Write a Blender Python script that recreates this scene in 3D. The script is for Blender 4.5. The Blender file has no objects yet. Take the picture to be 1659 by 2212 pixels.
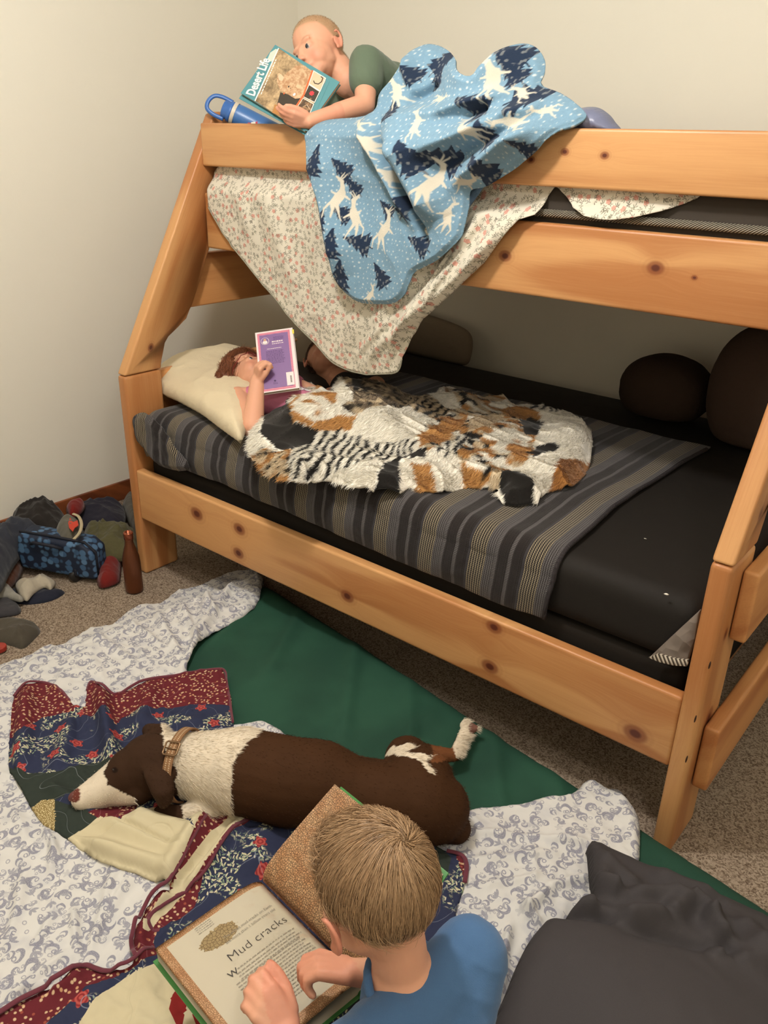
import bpy, bmesh, math, random
import numpy as np
from mathutils import Vector, Matrix
random.seed(4); RNG = np.random.default_rng(4)
SC = bpy.context.scene

# ------------------------------------------------------------------ camera
CAM_R = np.array([[0.7709370936, 0.6364947830, 0.0230301728],
                  [-0.2799399906, 0.3061472095, 0.9098942179],
                  [-0.5720922997, 0.7079182702, -0.4142005835]])
CAM_C = np.array([2.4219, -1.5389, 1.5054]); CAM_F = 1777.2
cd = bpy.data.cameras.new('camera'); cam = bpy.data.objects.new('camera', cd); SC.collection.objects.link(cam)
cd.sensor_fit = 'HORIZONTAL'; cd.sensor_width = 36; cd.lens = CAM_F*36/1659; cd.clip_start = .05
m = Matrix.Identity(4)
for i in range(3):
    m[i][0] = CAM_R[0][i]; m[i][1] = CAM_R[1][i]; m[i][2] = -CAM_R[2][i]; m[i][3] = CAM_C[i]
cam.matrix_world = m
SC.camera = cam
# ------------------------------------------------------------------ light and exposure
w = bpy.data.worlds.new('world'); SC.world = w; w.use_nodes = True
w.node_tree.nodes['Background'].inputs[0].default_value = (1, .85, .68, 1)
w.node_tree.nodes['Background'].inputs[1].default_value = .06
def lamp(name, loc, power, size, col):
    l = bpy.data.lights.new(name, 'POINT'); l.shadow_soft_size = size; l.energy = power; l.color = col
    o = bpy.data.objects.new(name, l); SC.collection.objects.link(o); o.location = loc
    return o
LAMPC = (1, .98, .955)
lamp('ceiling_bulb', (1.20, -.72, 2.50), 62, .09, LAMPC)
lamp('second_bulb', (2.85, -1.35, 2.50), 24, .12, LAMPC)
SC.view_settings.view_transform = 'Standard'; SC.view_settings.look = 'None'
SC.view_settings.gamma = 1; SC.view_settings.use_curve_mapping = False
SC.view_settings.exposure = 0.48

# ------------------------------------------------------------------ measuring helpers (pixel of the photograph -> point on a real surface)
def ray(u, v):
    q = np.array([(u-829.5)/CAM_F, -(v-1106)/CAM_F, 1.]); return q @ CAM_R
def W(u, v, ax, val):
    d = ray(u, v); a = 'xyz'.index(ax); t = (val-CAM_C[a])/d[a]; return CAM_C+t*d
def WD(u, v, depth):
    return CAM_C+ray(u, v)*depth
class Frame:
    def __init__(s, O, ex, ey):
        s.O = np.array(O, float); s.ex = np.array(ex, float); s.ex /= np.linalg.norm(s.ex)
        ey = np.array(ey, float); ey = ey-s.ex*(ey@s.ex); s.ey = ey/np.linalg.norm(ey); s.n = np.cross(s.ex, s.ey)
    def px(s, u, v, h=0):
        d = ray(u, v); O = s.O+s.n*h; t = ((O-CAM_C)@s.n)/(d@s.n); p = CAM_C+d*t-s.O
        return (p@s.ex, p@s.ey)
    def on(s, u, v, hf, it=11):                  # where the sight line meets the surface h = hf(a, b)
        h = 0.
        for _ in range(it):
            a, b = s.px(u, v, h); h = .6*h+.4*float(hf(np.array([a]), np.array([b]))[0])
        return s.px(u, v, h)
    def polyon(s, pts, hf): return np.array([s.on(u, v, hf) for u, v in pts])
    def poly(s, pts, h=0): return np.array([s.px(u, v, h) for u, v in pts])
    def to(s, a, b, h):
        a = np.asarray(a, float)[..., None]; b = np.asarray(b, float)[..., None]; h = np.asarray(h, float)[..., None]
        return s.O+a*s.ex+b*s.ey+h*s.n
XY = Frame((0, 0, 0), (1, 0, 0), (0, 1, 0))

# ------------------------------------------------------------------ colours, nodes, materials
def srgb(r, g, b, a=1):
    f = lambda c: (c/255/12.92) if c/255 <= .04045 else ((c/255+.055)/1.055)**2.4
    return (f(r), f(g), f(b), a)
class V:                                        # a node socket with arithmetic
    def __init__(s, nt, sock): s.nt = nt; s.k = sock
    def _m(s, op, *o):
        n = s.nt.nodes.new('ShaderNodeMath'); n.operation = op
        for i, x in enumerate((s,)+o):
            if isinstance(x, V): s.nt.links.new(x.k, n.inputs[i])
            else: n.inputs[i].default_value = x
        return V(s.nt, n.outputs[0])
    def __add__(s, o): return s._m('ADD', o)
    __radd__ = __add__
    def __mul__(s, o): return s._m('MULTIPLY', o)
    __rmul__ = __mul__
    def __sub__(s, o): return s._m('SUBTRACT', o)
    def __rsub__(s, o): return (s*-1)+o
    def __truediv__(s, o): return s._m('DIVIDE', o)
    def __neg__(s): return s*-1
    def sin(s): return s._m('SINE')
    def abs(s): return s._m('ABSOLUTE')
    def sqrt(s): return s._m('SQRT')
    def frac(s): return s._m('FRACT')
    def floor(s): return s._m('FLOOR')
    def pow(s, e): return s._m('POWER', e)
    def lt(s, o): return s._m('LESS_THAN', o)
    def gt(s, o): return s._m('GREATER_THAN', o)
    def min(s, o): return s._m('MINIMUM', o)
    def max(s, o): return s._m('MAXIMUM', o)
    def ping(s, o): return s._m('PINGPONG', o)
    def atan2(s, o): return s._m('ARCTAN2', o)
    def step(s, a, b):                          # smooth 0..1 between a and b
        n = s.nt.nodes.new('ShaderNodeMapRange'); n.interpolation_type = 'SMOOTHSTEP'
        if a > b: n.inputs[3].default_value = 1; n.inputs[4].default_value = 0; a, b = b, a
        s.nt.links.new(s.k, n.inputs[0]); n.inputs[1].default_value = a; n.inputs[2].default_value = b
        return V(s.nt, n.outputs[0])
class NB:
    def __init__(s, nt): s.nt = nt
    def node(s, t, **kw):
        n = s.nt.nodes.new(t)
        for k, v in kw.items(): setattr(n, k, v)
        return n
    def link(s, n, i, x):
        if isinstance(x, V): s.nt.links.new(x.k, n.inputs[i])
        elif x is not None: n.inputs[i].default_value = x
    def obj(s): return V(s.nt, s.node('ShaderNodeTexCoord').outputs['Object'])
    def attr(s, name):
        n = s.node('ShaderNodeAttribute', attribute_name=name); return V(s.nt, n.outputs['Vector'])
    def col(s, name='Col'):
        n = s.node('ShaderNodeAttribute', attribute_name=name); return V(s.nt, n.outputs['Color'])
    def sep(s, v):
        n = s.node('ShaderNodeSeparateXYZ'); s.link(n, 0, v); return [V(s.nt, o) for o in n.outputs]
    def comb(s, x, y, z=0.):
        n = s.node('ShaderNodeCombineXYZ'); s.link(n, 0, x); s.link(n, 1, y); s.link(n, 2, z); return V(s.nt, n.outputs[0])
    def noise(s, v, scale, detail=2., rough=.5, dist=0., out=0):
        n = s.node('ShaderNodeTexNoise'); s.link(n, 0, v); n.inputs['Scale'].default_value = scale
        n.inputs['Detail'].default_value = detail; n.inputs['Roughness'].default_value = rough; n.inputs['Distortion'].default_value = dist
        return V(s.nt, n.outputs[out])
    def vor(s, v, scale, feature='F1', rnd=1., dims='2D'):
        n = s.node('ShaderNodeTexVoronoi', feature=feature, voronoi_dimensions=dims); s.link(n, 0, v)
        n.inputs['Scale'].default_value = scale; n.inputs['Randomness'].default_value = rnd
        if feature == 'DISTANCE_TO_EDGE': return V(s.nt, n.outputs[0])
        return V(s.nt, n.outputs['Distance']), V(s.nt, n.outputs['Color']), V(s.nt, n.outputs['Position'])
    def vmul(s, v, k):
        n = s.node('ShaderNodeVectorMath', operation='MULTIPLY'); s.link(n, 0, v); n.inputs[1].default_value = k; return V(s.nt, n.outputs[0])
    def vadd(s, v, k, op='ADD'):
        n = s.node('ShaderNodeVectorMath', operation=op); s.link(n, 0, v)
        if isinstance(k, V): s.link(n, 1, k)
        else: n.inputs[1].default_value = k
        return V(s.nt, n.outputs[0])
    def mix(s, f, a, b):
        n = s.node('ShaderNodeMix', data_type='RGBA')
        s.link(n, 0, f); s.link(n, 6, a); s.link(n, 7, b); return V(s.nt, n.outputs[2])
    def warp(s, v, amt, scale):
        n = s.noise(v, scale, 2., out=1); n2 = s.vadd(n, (-.5, -.5, -.5)); return s.vadd(v, s.vmul(n2, (amt, amt, amt)))
def mat(name, base=(.5, .5, .5, 1), rough=.8, spec=.3, f=None, metal=0., bump=.5, emit=None, sheen=0., sss=0., aniso=None, alpha=None, trans=None):
    m = bpy.data.materials.new(name); m.use_nodes = True; nt = m.node_tree; b = nt.nodes['Principled BSDF']
    b.inputs['Base Color'].default_value = base; b.inputs['Roughness'].default_value = rough
    b.inputs['Specular IOR Level'].default_value = spec; b.inputs['Metallic'].default_value = metal
    if sheen: b.inputs['Sheen Weight'].default_value = sheen; b.inputs['Sheen Roughness'].default_value = .5
    if sss:
        b.inputs['Subsurface Weight'].default_value = sss; b.inputs['Subsurface Scale'].default_value = .006
        b.inputs['Subsurface Radius'].default_value = (1, .4, .25)
    if trans: b.inputs['Transmission Weight'].default_value = trans
    if emit: b.inputs['Emission Color'].default_value = emit[0]; b.inputs['Emission Strength'].default_value = emit[1]
    if f:
        nb = NB(nt); r = f(nb)
        if 'col' in r: nt.links.new(r['col'].k, b.inputs['Base Color'])
        if 'rough' in r: nt.links.new(r['rough'].k, b.inputs['Roughness'])
        if 'h' in r:
            bn = nt.nodes.new('ShaderNodeBump'); bn.inputs['Strength'].default_value = bump; bn.inputs['Distance'].default_value = r.get('dist', .002)
            nt.links.new(r['h'].k, bn.inputs['Height']); nt.links.new(bn.outputs[0], b.inputs['Normal'])
    return m

# ------------------------------------------------------------------ mesh helpers
def tag(o, label=None, cat=None, group=None, kind=None):
    if label: o['label'] = label
    if cat: o['category'] = cat
    if group: o['group'] = group
    if kind: o['kind'] = kind
    return o
def link(o, parent=None):
    SC.collection.objects.link(o)
    if parent is not None:
        o.parent = parent
        o.matrix_parent_inverse = parent_world(parent).inverted()
    return o
def parent_world(p):
    mtx = p.matrix_basis.copy()
    if p.parent is not None: mtx = parent_world(p.parent) @ p.matrix_parent_inverse @ mtx
    return mtx
def empty(name, loc, label=None, cat=None, group=None):
    o = bpy.data.objects.new(name, None); o.empty_display_size = .05; link(o); o.location = Vector(loc); return tag(o, label, cat, group)
def npmesh(name, verts, faces, mats=(), colors=None, uv=None, fmat=None, smooth=True):
    verts = np.asarray(verts, np.float32); me = bpy.data.meshes.new(name)
    faces = np.asarray(faces, np.int32) if not isinstance(faces, list) or (len(faces) and len(set(map(len, faces))) == 1) else faces
    if isinstance(faces, np.ndarray):
        k = faces.shape[1]; nf = len(faces)
        me.vertices.add(len(verts)); me.vertices.foreach_set('co', verts.ravel())
        me.loops.add(nf*k); me.loops.foreach_set('vertex_index', faces.ravel())
        me.polygons.add(nf); me.polygons.foreach_set('loop_start', np.arange(nf, dtype=np.int32)*k)
        me.update(calc_edges=True)
    else: me.from_pydata([tuple(v) for v in verts], [], faces)
    if smooth: me.polygons.foreach_set('use_smooth', np.ones(len(me.polygons), bool))
    if colors is not None:
        a = me.color_attributes.new('Col', 'FLOAT_COLOR', 'POINT'); c = np.ones((len(verts), 4), np.float32); c[:, :3] = np.asarray(colors)[:, :3]
        a.data.foreach_set('color', c.ravel())
    if uv is not None:
        a = me.attributes.new('cloth', 'FLOAT_VECTOR', 'POINT'); c = np.zeros((len(verts), 3), np.float32); c[:, :2] = uv; a.data.foreach_set('vector', c.ravel())
    for mt in mats: me.materials.append(mt)
    if fmat is not None: me.polygons.foreach_set('material_index', np.asarray(fmat, np.int32))
    me.update(); return me
def obj(name, me, parent=None, loc=None):
    o = bpy.data.objects.new(name, me)
    if loc is not None: o.location = Vector(loc)
    return link(o, parent)
def bmobj(name, bm, mt, parent=None, smooth=False, mtx=None, bevel=0, seg=2):
    me = bpy.data.meshes.new(name)
    if bevel:
        bmesh.ops.bevel(bm, geom=list(bm.edges), offset=bevel, segments=seg, affect='EDGES', profile=.6, clamp_overlap=True)
    bmesh.ops.recalc_face_normals(bm, faces=bm.faces); bm.to_mesh(me); bm.free(); me.materials.append(mt)
    if smooth: me.polygons.foreach_set('use_smooth', np.ones(len(me.polygons), bool))
    o = bpy.data.objects.new(name, me)
    if mtx is not None: o.matrix_basis = mtx
    return link(o, parent)
def box(name, lo, hi, mt, parent=None, bevel=.004, seg=2, mtx=None, origin=True):
    lo = Vector(lo); hi = Vector(hi); c = (lo+hi)/2; bm = bmesh.new(); bmesh.ops.create_cube(bm, size=1)
    for v in bm.verts: v.co = Vector([v.co[i]*(hi[i]-lo[i]) for i in range(3)])
    return bmobj(name, bm, mt, parent, bevel > 0, Matrix.Translation(c) if mtx is None else mtx @ Matrix.Translation(c), bevel, seg)
def prism(name, pts3, off, mt, parent=None, bevel=.004, seg=3):       # polygon extruded by the vector off
    pts3 = [Vector(p) for p in pts3]; c = sum(pts3, Vector())/len(pts3); off = Vector(off)
    bm = bmesh.new(); a = [bm.verts.new(p-c) for p in pts3]; b = [bm.verts.new(p-c+off) for p in pts3]
    bm.faces.new(a); bm.faces.new(b[::-1])
    for i in range(len(a)): bm.faces.new((a[i], b[i], b[(i+1) % len(a)], a[(i+1) % len(a)]))
    return bmobj(name, bm, mt, parent, bevel > 0, Matrix.Translation(c), bevel, seg)
def tube(name, pts, rad, mt, parent=None, n=12, closed=False, flat=1., caps=True, colors=None):
    P = np.array(pts, float); k = len(P); rad = np.full(k, rad) if np.isscalar(rad) else np.array(rad)
    T = np.gradient(P, axis=0) if not closed else np.roll(P, -1, 0)-np.roll(P, 1, 0); T /= np.linalg.norm(T, axis=1)[:, None]+1e-9
    up = np.array([0, 0, 1.]) if abs(T[0][2]) < .9 else np.array([1., 0, 0]); vs = []
    N0 = np.cross(T[0], up); N0 /= np.linalg.norm(N0)
    for i in range(k):
        N0 = N0-T[i]*(N0@T[i]); N0 /= np.linalg.norm(N0); B = np.cross(T[i], N0)
        for j in range(n):
            a = 2*math.pi*j/n; vs.append(P[i]+rad[i]*(math.cos(a)*N0+math.sin(a)*B*flat))
    fs = []
    for i in range(k if closed else k-1):
        for j in range(n):
            i2 = (i+1) % k; fs.append((i*n+j, i*n+(j+1) % n, i2*n+(j+1) % n, i2*n+j))
    if not closed and caps: fs += [tuple(range(n))[::-1], tuple(range((k-1)*n, k*n))]
    me = npmesh(name, vs, [tuple(f) for f in fs], [mt]); return obj(name, me, parent)
def lathe(name, prof, mt, parent=None, n=40, mtx=None, fm=None, mats=None):   # prof: (r, z)
    vs = []; fs = []; idx = []
    for r, z in prof:
        for j in range(n): a = 2*math.pi*j/n; vs.append((r*math.cos(a), r*math.sin(a), z))
    for i in range(len(prof)-1):
        for j in range(n): fs.append((i*n+j, i*n+(j+1) % n, (i+1)*n+(j+1) % n, (i+1)*n+j)); idx.append(fm[i] if fm else 0)
    me = npmesh(name, vs, np.array(fs), mats or [mt], fmat=idx)
    o = bpy.data.objects.new(name, me)
    if mtx is not None: o.matrix_basis = mtx
    return link(o, parent)
# ------------------------------------------------------------------ numpy noise, curves, cloth
def hash2(i, j, s):
    h = (i.astype(np.int64)*374761393+j.astype(np.int64)*668265263+s*2246822519) & 0xffffffff
    h = ((h ^ (h >> 13))*1274126177) & 0xffffffff; return ((h ^ (h >> 16)) & 0xffff)/65535.
def vnoise(x, y, s=0):
    x = np.asarray(x, float); y = np.asarray(y, float)
    i = np.floor(x); j = np.floor(y); fx = x-i; fy = y-j; fx = fx*fx*fx*(fx*(fx*6-15)+10); fy = fy*fy*fy*(fy*(fy*6-15)+10)
    a = hash2(i, j, s); b = hash2(i+1, j, s); c = hash2(i, j+1, s); d = hash2(i+1, j+1, s)
    return (a+(b-a)*fx)*(1-fy)+(c+(d-c)*fx)*fy
def fbm(x, y, s=0, o=3):
    t = 0; a = .5; k = 1
    for q in range(o): t = t+a*vnoise(x*k, y*k, s+q*17); a *= .5; k *= 2.03
    return t
def ridgef(x, y, s=0, o=2):                  # sharp creases, 0..1
    t = 0; a = .65; k = 1
    for q in range(o):
        n = vnoise(x*k, y*k, s+q*31); t = t+a*(1-np.abs(2*n-1))**2; a *= .4; k *= 2.1
    return t
def sstep(x, a, b):
    t = np.clip((x-a)/(b-a), 0, 1); return t*t*(3-2*t)
def fold(a, b, p, q, width, height, sharp=1.):   # a soft ridge lying along the segment p-q
    p = np.array(p); q = np.array(q); d = q-p; L = d@d
    t = np.clip(((a-p[0])*d[0]+(b-p[1])*d[1])/L, 0, 1)
    r = np.hypot(a-p[0]-t*d[0], b-p[1]-t*d[1]); e = np.clip(np.minimum(t, 1-t)*5, 0, 1)
    return height*np.exp(-(r/width)**2*sharp)*(.25+.75*e)
def catmull(P, n=8, closed=True):
    P = np.array(P, float); k = len(P); out = []
    rng = range(k if closed else k-1)
    for i in rng:
        g = lambda j: P[j % k] if closed else P[min(max(j, 0), k-1)]
        a, b, c, d = g(i-1), g(i), g(i+1), g(i+2)
        for t in np.arange(n)/n: out.append(.5*((2*b)+(c-a)*t+(2*a-5*b+4*c-d)*t*t+(3*b-3*c+d-a)*t**3))
    if not closed: out.append(P[-1])
    return np.array(out)
def inside(poly, x, y):
    r = np.zeros(x.shape, bool); k = len(poly)
    for i in range(k):
        x1, y1 = poly[i]; x2, y2 = poly[(i+1) % k]
        if y1 == y2: continue
        c = ((y1 > y) != (y2 > y)) & (x < (x2-x1)*(y-y1)/(y2-y1)+x1); r ^= c
    return r
def edist(poly, x, y, near=False, closed=True):
    best = np.full(x.shape, 1e9); nx = np.zeros(x.shape); ny = np.zeros(x.shape); k = len(poly)
    for i in range(k if closed else k-1):
        x1, y1 = poly[i]; x2, y2 = poly[(i+1) % k]; dx = x2-x1; dy = y2-y1; L = dx*dx+dy*dy+1e-15
        t = np.clip(((x-x1)*dx+(y-y1)*dy)/L, 0, 1); qx = x1+t*dx; qy = y1+t*dy; d = (x-qx)**2+(y-qy)**2
        m = d < best; best = np.where(m, d, best)
        if near: nx = np.where(m, qx, nx); ny = np.where(m, qy, ny)
    return (np.sqrt(best), nx, ny) if near else np.sqrt(best)
def gridcut(poly, step):
    """regular grid cut cleanly to a polygon: returns a, b, distance to the edge, quads"""
    lo = poly.min(0)-step; hi = poly.max(0)+step
    na = int((hi[0]-lo[0])/step)+2; nb = int((hi[1]-lo[1])/step)+2
    A, B = np.meshgrid(lo[0]+np.arange(na)*step, lo[1]+np.arange(nb)*step, indexing='ij'); A = A.ravel(); B = B.ravel()
    ins = inside(poly, A, B)
    idx = np.arange(na*nb).reshape(na, nb); q = np.stack([idx[:-1, :-1], idx[1:, :-1], idx[1:, 1:], idx[:-1, 1:]], -1).reshape(-1, 4)
    cnt = ins[q].sum(1); q = q[cnt >= 3]
    used = np.zeros(na*nb, bool); used[q.ravel()] = True
    c4 = np.zeros(na*nb, int); np.add.at(c4, q.ravel(), 1); bd = used & (c4 < 4)
    D = np.zeros(na*nb); dd, nx, ny = edist(poly, A[bd], B[bd], True); A[bd] = nx; B[bd] = ny
    inn = used & ~bd; D[inn] = edist(poly, A[inn], B[inn])
    mp = np.cumsum(used)-1
    return A[used], B[used], D[used], mp[q]
def cloth(name, frame, poly, h, step, mats, parent=None, thick=.003, color=None, fmat=None, edge=None, uvf=None, snaps=()):
    a, b, d, q = gridcut(poly, step)
    for sp in snaps:                                       # pull grid points onto the seams so that patches end cleanly
        dd, nx, ny = edist(sp, a, b, True); m_ = (dd < step*.62) & (d > 0); a = np.where(m_, nx, a); b = np.where(m_, ny, b)
    z = h(a, b, d) if callable(h) else np.full(a.shape, float(h))
    if edge: z = z-edge[1]*(1-sstep(d, 0, edge[0]))
    uv = np.stack(uvf(a, b) if uvf else (a, b), -1)
    cols = color(a, b, d) if color else None
    fm = None
    if fmat: ca = a[q].mean(1); cb = b[q].mean(1); fm = fmat(ca, cb)
    P = frame.to(a, b, z); c = P.mean(0)
    me = npmesh(name, P-c, q, mats, cols, uv, fm)
    o = bpy.data.objects.new(name, me); o.location = Vector(c); link(o, parent)
    if thick:
        s = o.modifiers.new('thick', 'SOLIDIFY'); s.thickness = thick; s.offset = -1
    return o
def pillow(name, frame, poly, T, step, mt, parent=None, wr=None, width=None, base=0., color=None, flatb=.6):
    a, b, d, q = gridcut(poly, step); w = width or d.max()
    t = np.clip(d/w, 0, 1); puff = T*np.sqrt(np.clip(1-(1-t)**2, 0, 1))**.9
    wz = wr(a, b, d) if wr else 0
    top = frame.to(a, b, base+puff+wz*sstep(d, 0, .02)); bot = frame.to(a, b, base-puff*flatb)
    n = len(a); P = np.concatenate([top, bot]); c = P.mean(0); bd = d < 1e-9
    mp = np.arange(2*n); mp[n:][bd] = np.arange(n)[bd]
    F = np.concatenate([q, mp[q[:, ::-1]+n]]); used = np.zeros(2*n, bool); used[F.ravel()] = True; rm = np.cumsum(used)-1
    me = npmesh(name, (P-c)[used], rm[F], [mt], uv=np.concatenate([np.stack([a, b], -1)]*2)[used], colors=(np.concatenate([color(a, b, d)]*2)[used] if color else None))
    o = bpy.data.objects.new(name, me); o.location = Vector(c); return link(o, parent)
# ------------------------------------------------------------------ bodies: overlapping tapered limbs fused into one skin
def uvball(n=20, m=12):
    vs = [(0, 0, 1)]; fs = []
    for i in range(1, m):
        t = math.pi*i/m
        for j in range(n): p = 2*math.pi*j/n; vs.append((math.sin(t)*math.cos(p), math.sin(t)*math.sin(p), math.cos(t)))
    vs.append((0, 0, -1)); L = len(vs)-1
    for j in range(n):
        fs.append((0, 1+j, 1+(j+1) % n)); b = 1+(m-2)*n; fs.append((L, b+(j+1) % n, b+j))
        for i in range(m-2): a = 1+i*n; fs.append((a+j, a+n+j, a+n+(j+1) % n, a+(j+1) % n))
    return np.array(vs), fs
class Blob:
    def __init__(s): s.v = []; s.f = []; s.n = 0
    def add(s, vs, fs): s.v.append(np.asarray(vs, float)); s.f += [tuple(int(i)+s.n for i in f) for f in fs]; s.n += len(vs)
    def ell(s, c, r, R=None, n=24, m=14):
        v, f = uvball(n, m); v = v*np.array(r)
        if R is not None: v = v @ np.array(R)          # rows of R are the local axes
        s.add(v+np.array(c), f); return s
    def cone(s, p, r1, q, r2, n=18):
        p = np.array(p, float); q = np.array(q, float); d = q-p; L = np.linalg.norm(d); d = d/max(L, 1e-9)
        t = np.array([0, 0, 1.]) if abs(d[2]) < .9 else np.array([1., 0, 0]); x = np.cross(d, t); x /= np.linalg.norm(x); y = np.cross(d, x)
        v = []; K = 5; rows = [(-math.cos(k*math.pi/2/K), math.sin(k*math.pi/2/K), 0) for k in range(1, K+1)]+[(math.cos(k*math.pi/2/K), math.sin(k*math.pi/2/K), 1) for k in range(K, 0, -1)]
        v.append(p-d*r1)
        for a, rr, e in rows:
            for j in range(n):
                ph = 2*math.pi*j/n; r = r2 if e else r1; b = q if e else p
                v.append(b+d*a*r+rr*r*(math.cos(ph)*x+math.sin(ph)*y))
        v.append(q+d*r2); f = []; R_ = len(rows)
        for j in range(n):
            f.append((0, 1+(j+1) % n, 1+j)); b = 1+(R_-1)*n; f.append((b+j, b+(j+1) % n, 1+R_*n))
            for i in range(R_-1): a = 1+i*n; f.append((a+j, a+(j+1) % n, a+n+(j+1) % n, a+n+j))
        s.add(v, f); return s
    def limb(s, pts, rad):
        for i in range(len(pts)-1): s.cone(pts[i], rad[i], pts[i+1], rad[i+1])
        return s
    def fuse(s, name, voxel, smooth, mats, parent=None, color=None, post=None, iters_f=.6):
        V_ = np.concatenate(s.v); me = bpy.data.meshes.new('t'); me.from_pydata([tuple(x) for x in V_], [], s.f); me.update()
        o = bpy.data.objects.new('t', me); SC.collection.objects.link(o)
        r = o.modifiers.new('r', 'REMESH'); r.mode = 'VOXEL'; r.voxel_size = voxel; r.adaptivity = 0
        if smooth: sm = o.modifiers.new('s', 'SMOOTH'); sm.factor = iters_f; sm.iterations = smooth
        dg = bpy.context.evaluated_depsgraph_get(); ev = o.evaluated_get(dg); m2 = bpy.data.meshes.new_from_object(ev)
        bpy.data.objects.remove(o); bpy.data.meshes.remove(me)
        k = len(m2.vertices); co = np.zeros(k*3, np.float32); m2.vertices.foreach_get('co', co); co = co.reshape(-1, 3)
        nr = np.zeros(k*3, np.float32); m2.vertices.foreach_get('normal', nr); nr = nr.reshape(-1, 3)
        if post is not None: co = post(co, nr)
        c = co.mean(0); m2.vertices.foreach_set('co', (co-c).astype(np.float32).ravel())
        m2.polygons.foreach_set('use_smooth', np.ones(len(m2.polygons), bool)); m2.materials.clear()
        for mt in mats: m2.materials.append(mt)
        if color is not None:
            a = m2.color_attributes.new('Col', 'FLOAT_COLOR', 'POINT'); cc = np.ones((k, 4), np.float32); cc[:, :3] = color(co, nr); a.data.foreach_set('color', cc.ravel())
        m2.name = name; m2.update(); o = bpy.data.objects.new(name, m2); o.location = Vector([float(x) for x in c]); link(o, parent)
        o.data['_'] = 1; return o, co, nr
def sample(co, nr, n, mask=None):
    idx = np.arange(len(co)) if mask is None else np.nonzero(mask)[0]
    s = RNG.choice(idx, n); return co[s]+RNG.normal(0, .0012, (n, 3)), nr[s]
def strands(name, P, D, G, length, width, cols, mt, parent=None, seg=3, tipcol=None):
    """P roots, D unit directions at the root, G vector that bends each strand; flat tapered blades"""
    n = len(P); length = np.broadcast_to(length, n)[:, None]; side = np.cross(D, G+RNG.normal(0, .6, (n, 3))); side /= np.linalg.norm(side, axis=1)[:, None]+1e-9
    v = []; c = []
    for k in range(seg+1):
        t = k/seg; ctr = P+length*(D*t+G*t*t)
        if k < seg:
            w = width*(1-t*.75)/2; v += [ctr-side*w, ctr+side*w]; c += [cols*(1-.0*t), cols]
        else: v += [ctr]; c += [cols if tipcol is None else tipcol]
    m = 2*seg+1; V_ = np.stack(v, 1).reshape(-1, 3); C_ = np.stack(c, 1).reshape(-1, 3); base = (np.arange(n)*m)[:, None]
    tri = []
    for k in range(seg-1): tri += [base+np.array([2*k, 2*k+1, 2*k+3]), base+np.array([2*k, 2*k+3, 2*k+2])]
    tri += [base+np.array([2*seg-2, 2*seg-1, 2*seg])]; F = np.concatenate(tri)
    ctr = V_.mean(0); me = npmesh(name, V_-ctr, F, [mt], C_); o = bpy.data.objects.new(name, me); o.location = Vector([float(x) for x in ctr]); link(o, parent)
    return tag(o, kind='stuff')
def pick(base, jit, n):
    b = np.array(base)[:3]; return np.clip(b*(1+RNG.normal(0, jit, (n, 1))), 0, 1)
# ================================================================== the room
def wallf(n):
    o = n.obj(); a = n.noise(o, 220., 2.); b = n.noise(o, 40., 3.)
    return dict(h=a*.5+b*.5, dist=.0012)
M_wall = mat('painted_wall', srgb(234, 229, 214), .85, .2, wallf, bump=.25)
M_ceil = mat('ceiling_paint', srgb(225, 220, 208), .9, .2)
def carpetf(n):
    o = n.obj(); a = n.noise(o, 300., 3., .7); b = n.noise(o, 160., 2.); d, c, _ = n.vor(n.warp(o, .01, 60.), 260., dims='3D')
    t = n.sep(c)[0]; k = (t*.55+a*.6+b*.25)-.2
    c1 = n.mix(k.step(.15, .75), srgb(108, 90, 74), srgb(178, 160, 140)); c2 = n.mix(a.step(.60, .72), c1, srgb(78, 58, 44))
    return dict(col=c2, h=k, dist=.006)
M_carpet = mat('carpet', f=carpetf, rough=1., spec=.05, bump=1.)
def woodf(dark, light, sc=1., knots=(), seed=0.):
    def f(n):
        o = n.obj(); x, y, z = n.sep(o)
        fx = x; fz = z+y*.6
        for kx, kz, r in knots:
            dx = (x-kx); dz = (z-kz); g = ((dx*dx)*(.25)+dz*dz)*(1/(r*r*9)); e = (g*-1)._m('EXPONENT')
            fz = fz+e*(dz*1.6)
        v = n.comb(fx*1.1*sc+seed, fz*16*sc, y*9+seed)
        a = n.noise(v, 1.5, 3., .55, .3); band = n.noise(n.comb(fx*.8+seed*2, fz*9*sc, seed), 1.2, 1.)
        fine = n.noise(n.comb(fx*9, fz*330, y*200), 1., 3., .6)
        k = a*.5+fine*.28+band.step(.46, .6)*.34
        c = n.mix(k.step(.25, .85), light, dark)
        kn = None
        for kx, kz, r in [(a_, b_, c_*1.3) for a_, b_, c_ in knots]:
            dx = (x-kx); dz = (z-kz); d = (dx*dx*.55+dz*dz).sqrt()*(1/r)
            ring = ((d*9).sin()*.5+.5)*d.step(2.6, .9)*.30
            c = n.mix(ring, c, srgb(150, 92, 48)); c = n.mix(d.step(1.5, .75)*.75, c, srgb(128, 66, 36)); c = n.mix(d.step(.75, .35), c, srgb(92, 42, 26))
        return dict(col=c, h=fine*.6+a*.4, dist=.0004)
    return f
L_, D_ = srgb(206, 154, 100), srgb(174, 114, 66)
def wood(name, knots=(), seed=0., l=L_, d=D_): return mat(name, f=woodf(d, l, 1., knots, seed), rough=.42, spec=.45, bump=.3)
M_wood = wood('pine')
M_base = mat('stained_baseboard', f=woodf(srgb(96, 48, 26), srgb(140, 78, 42)), rough=.4, spec=.4, bump=.3)
XL, XR, YB, YF, ZC = -.62, 3.7, 1.52, -3.0, 2.70
def slab(name, lo, hi, mt): return tag(box(name, lo, hi, mt, None, 0), kind='structure')
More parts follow.
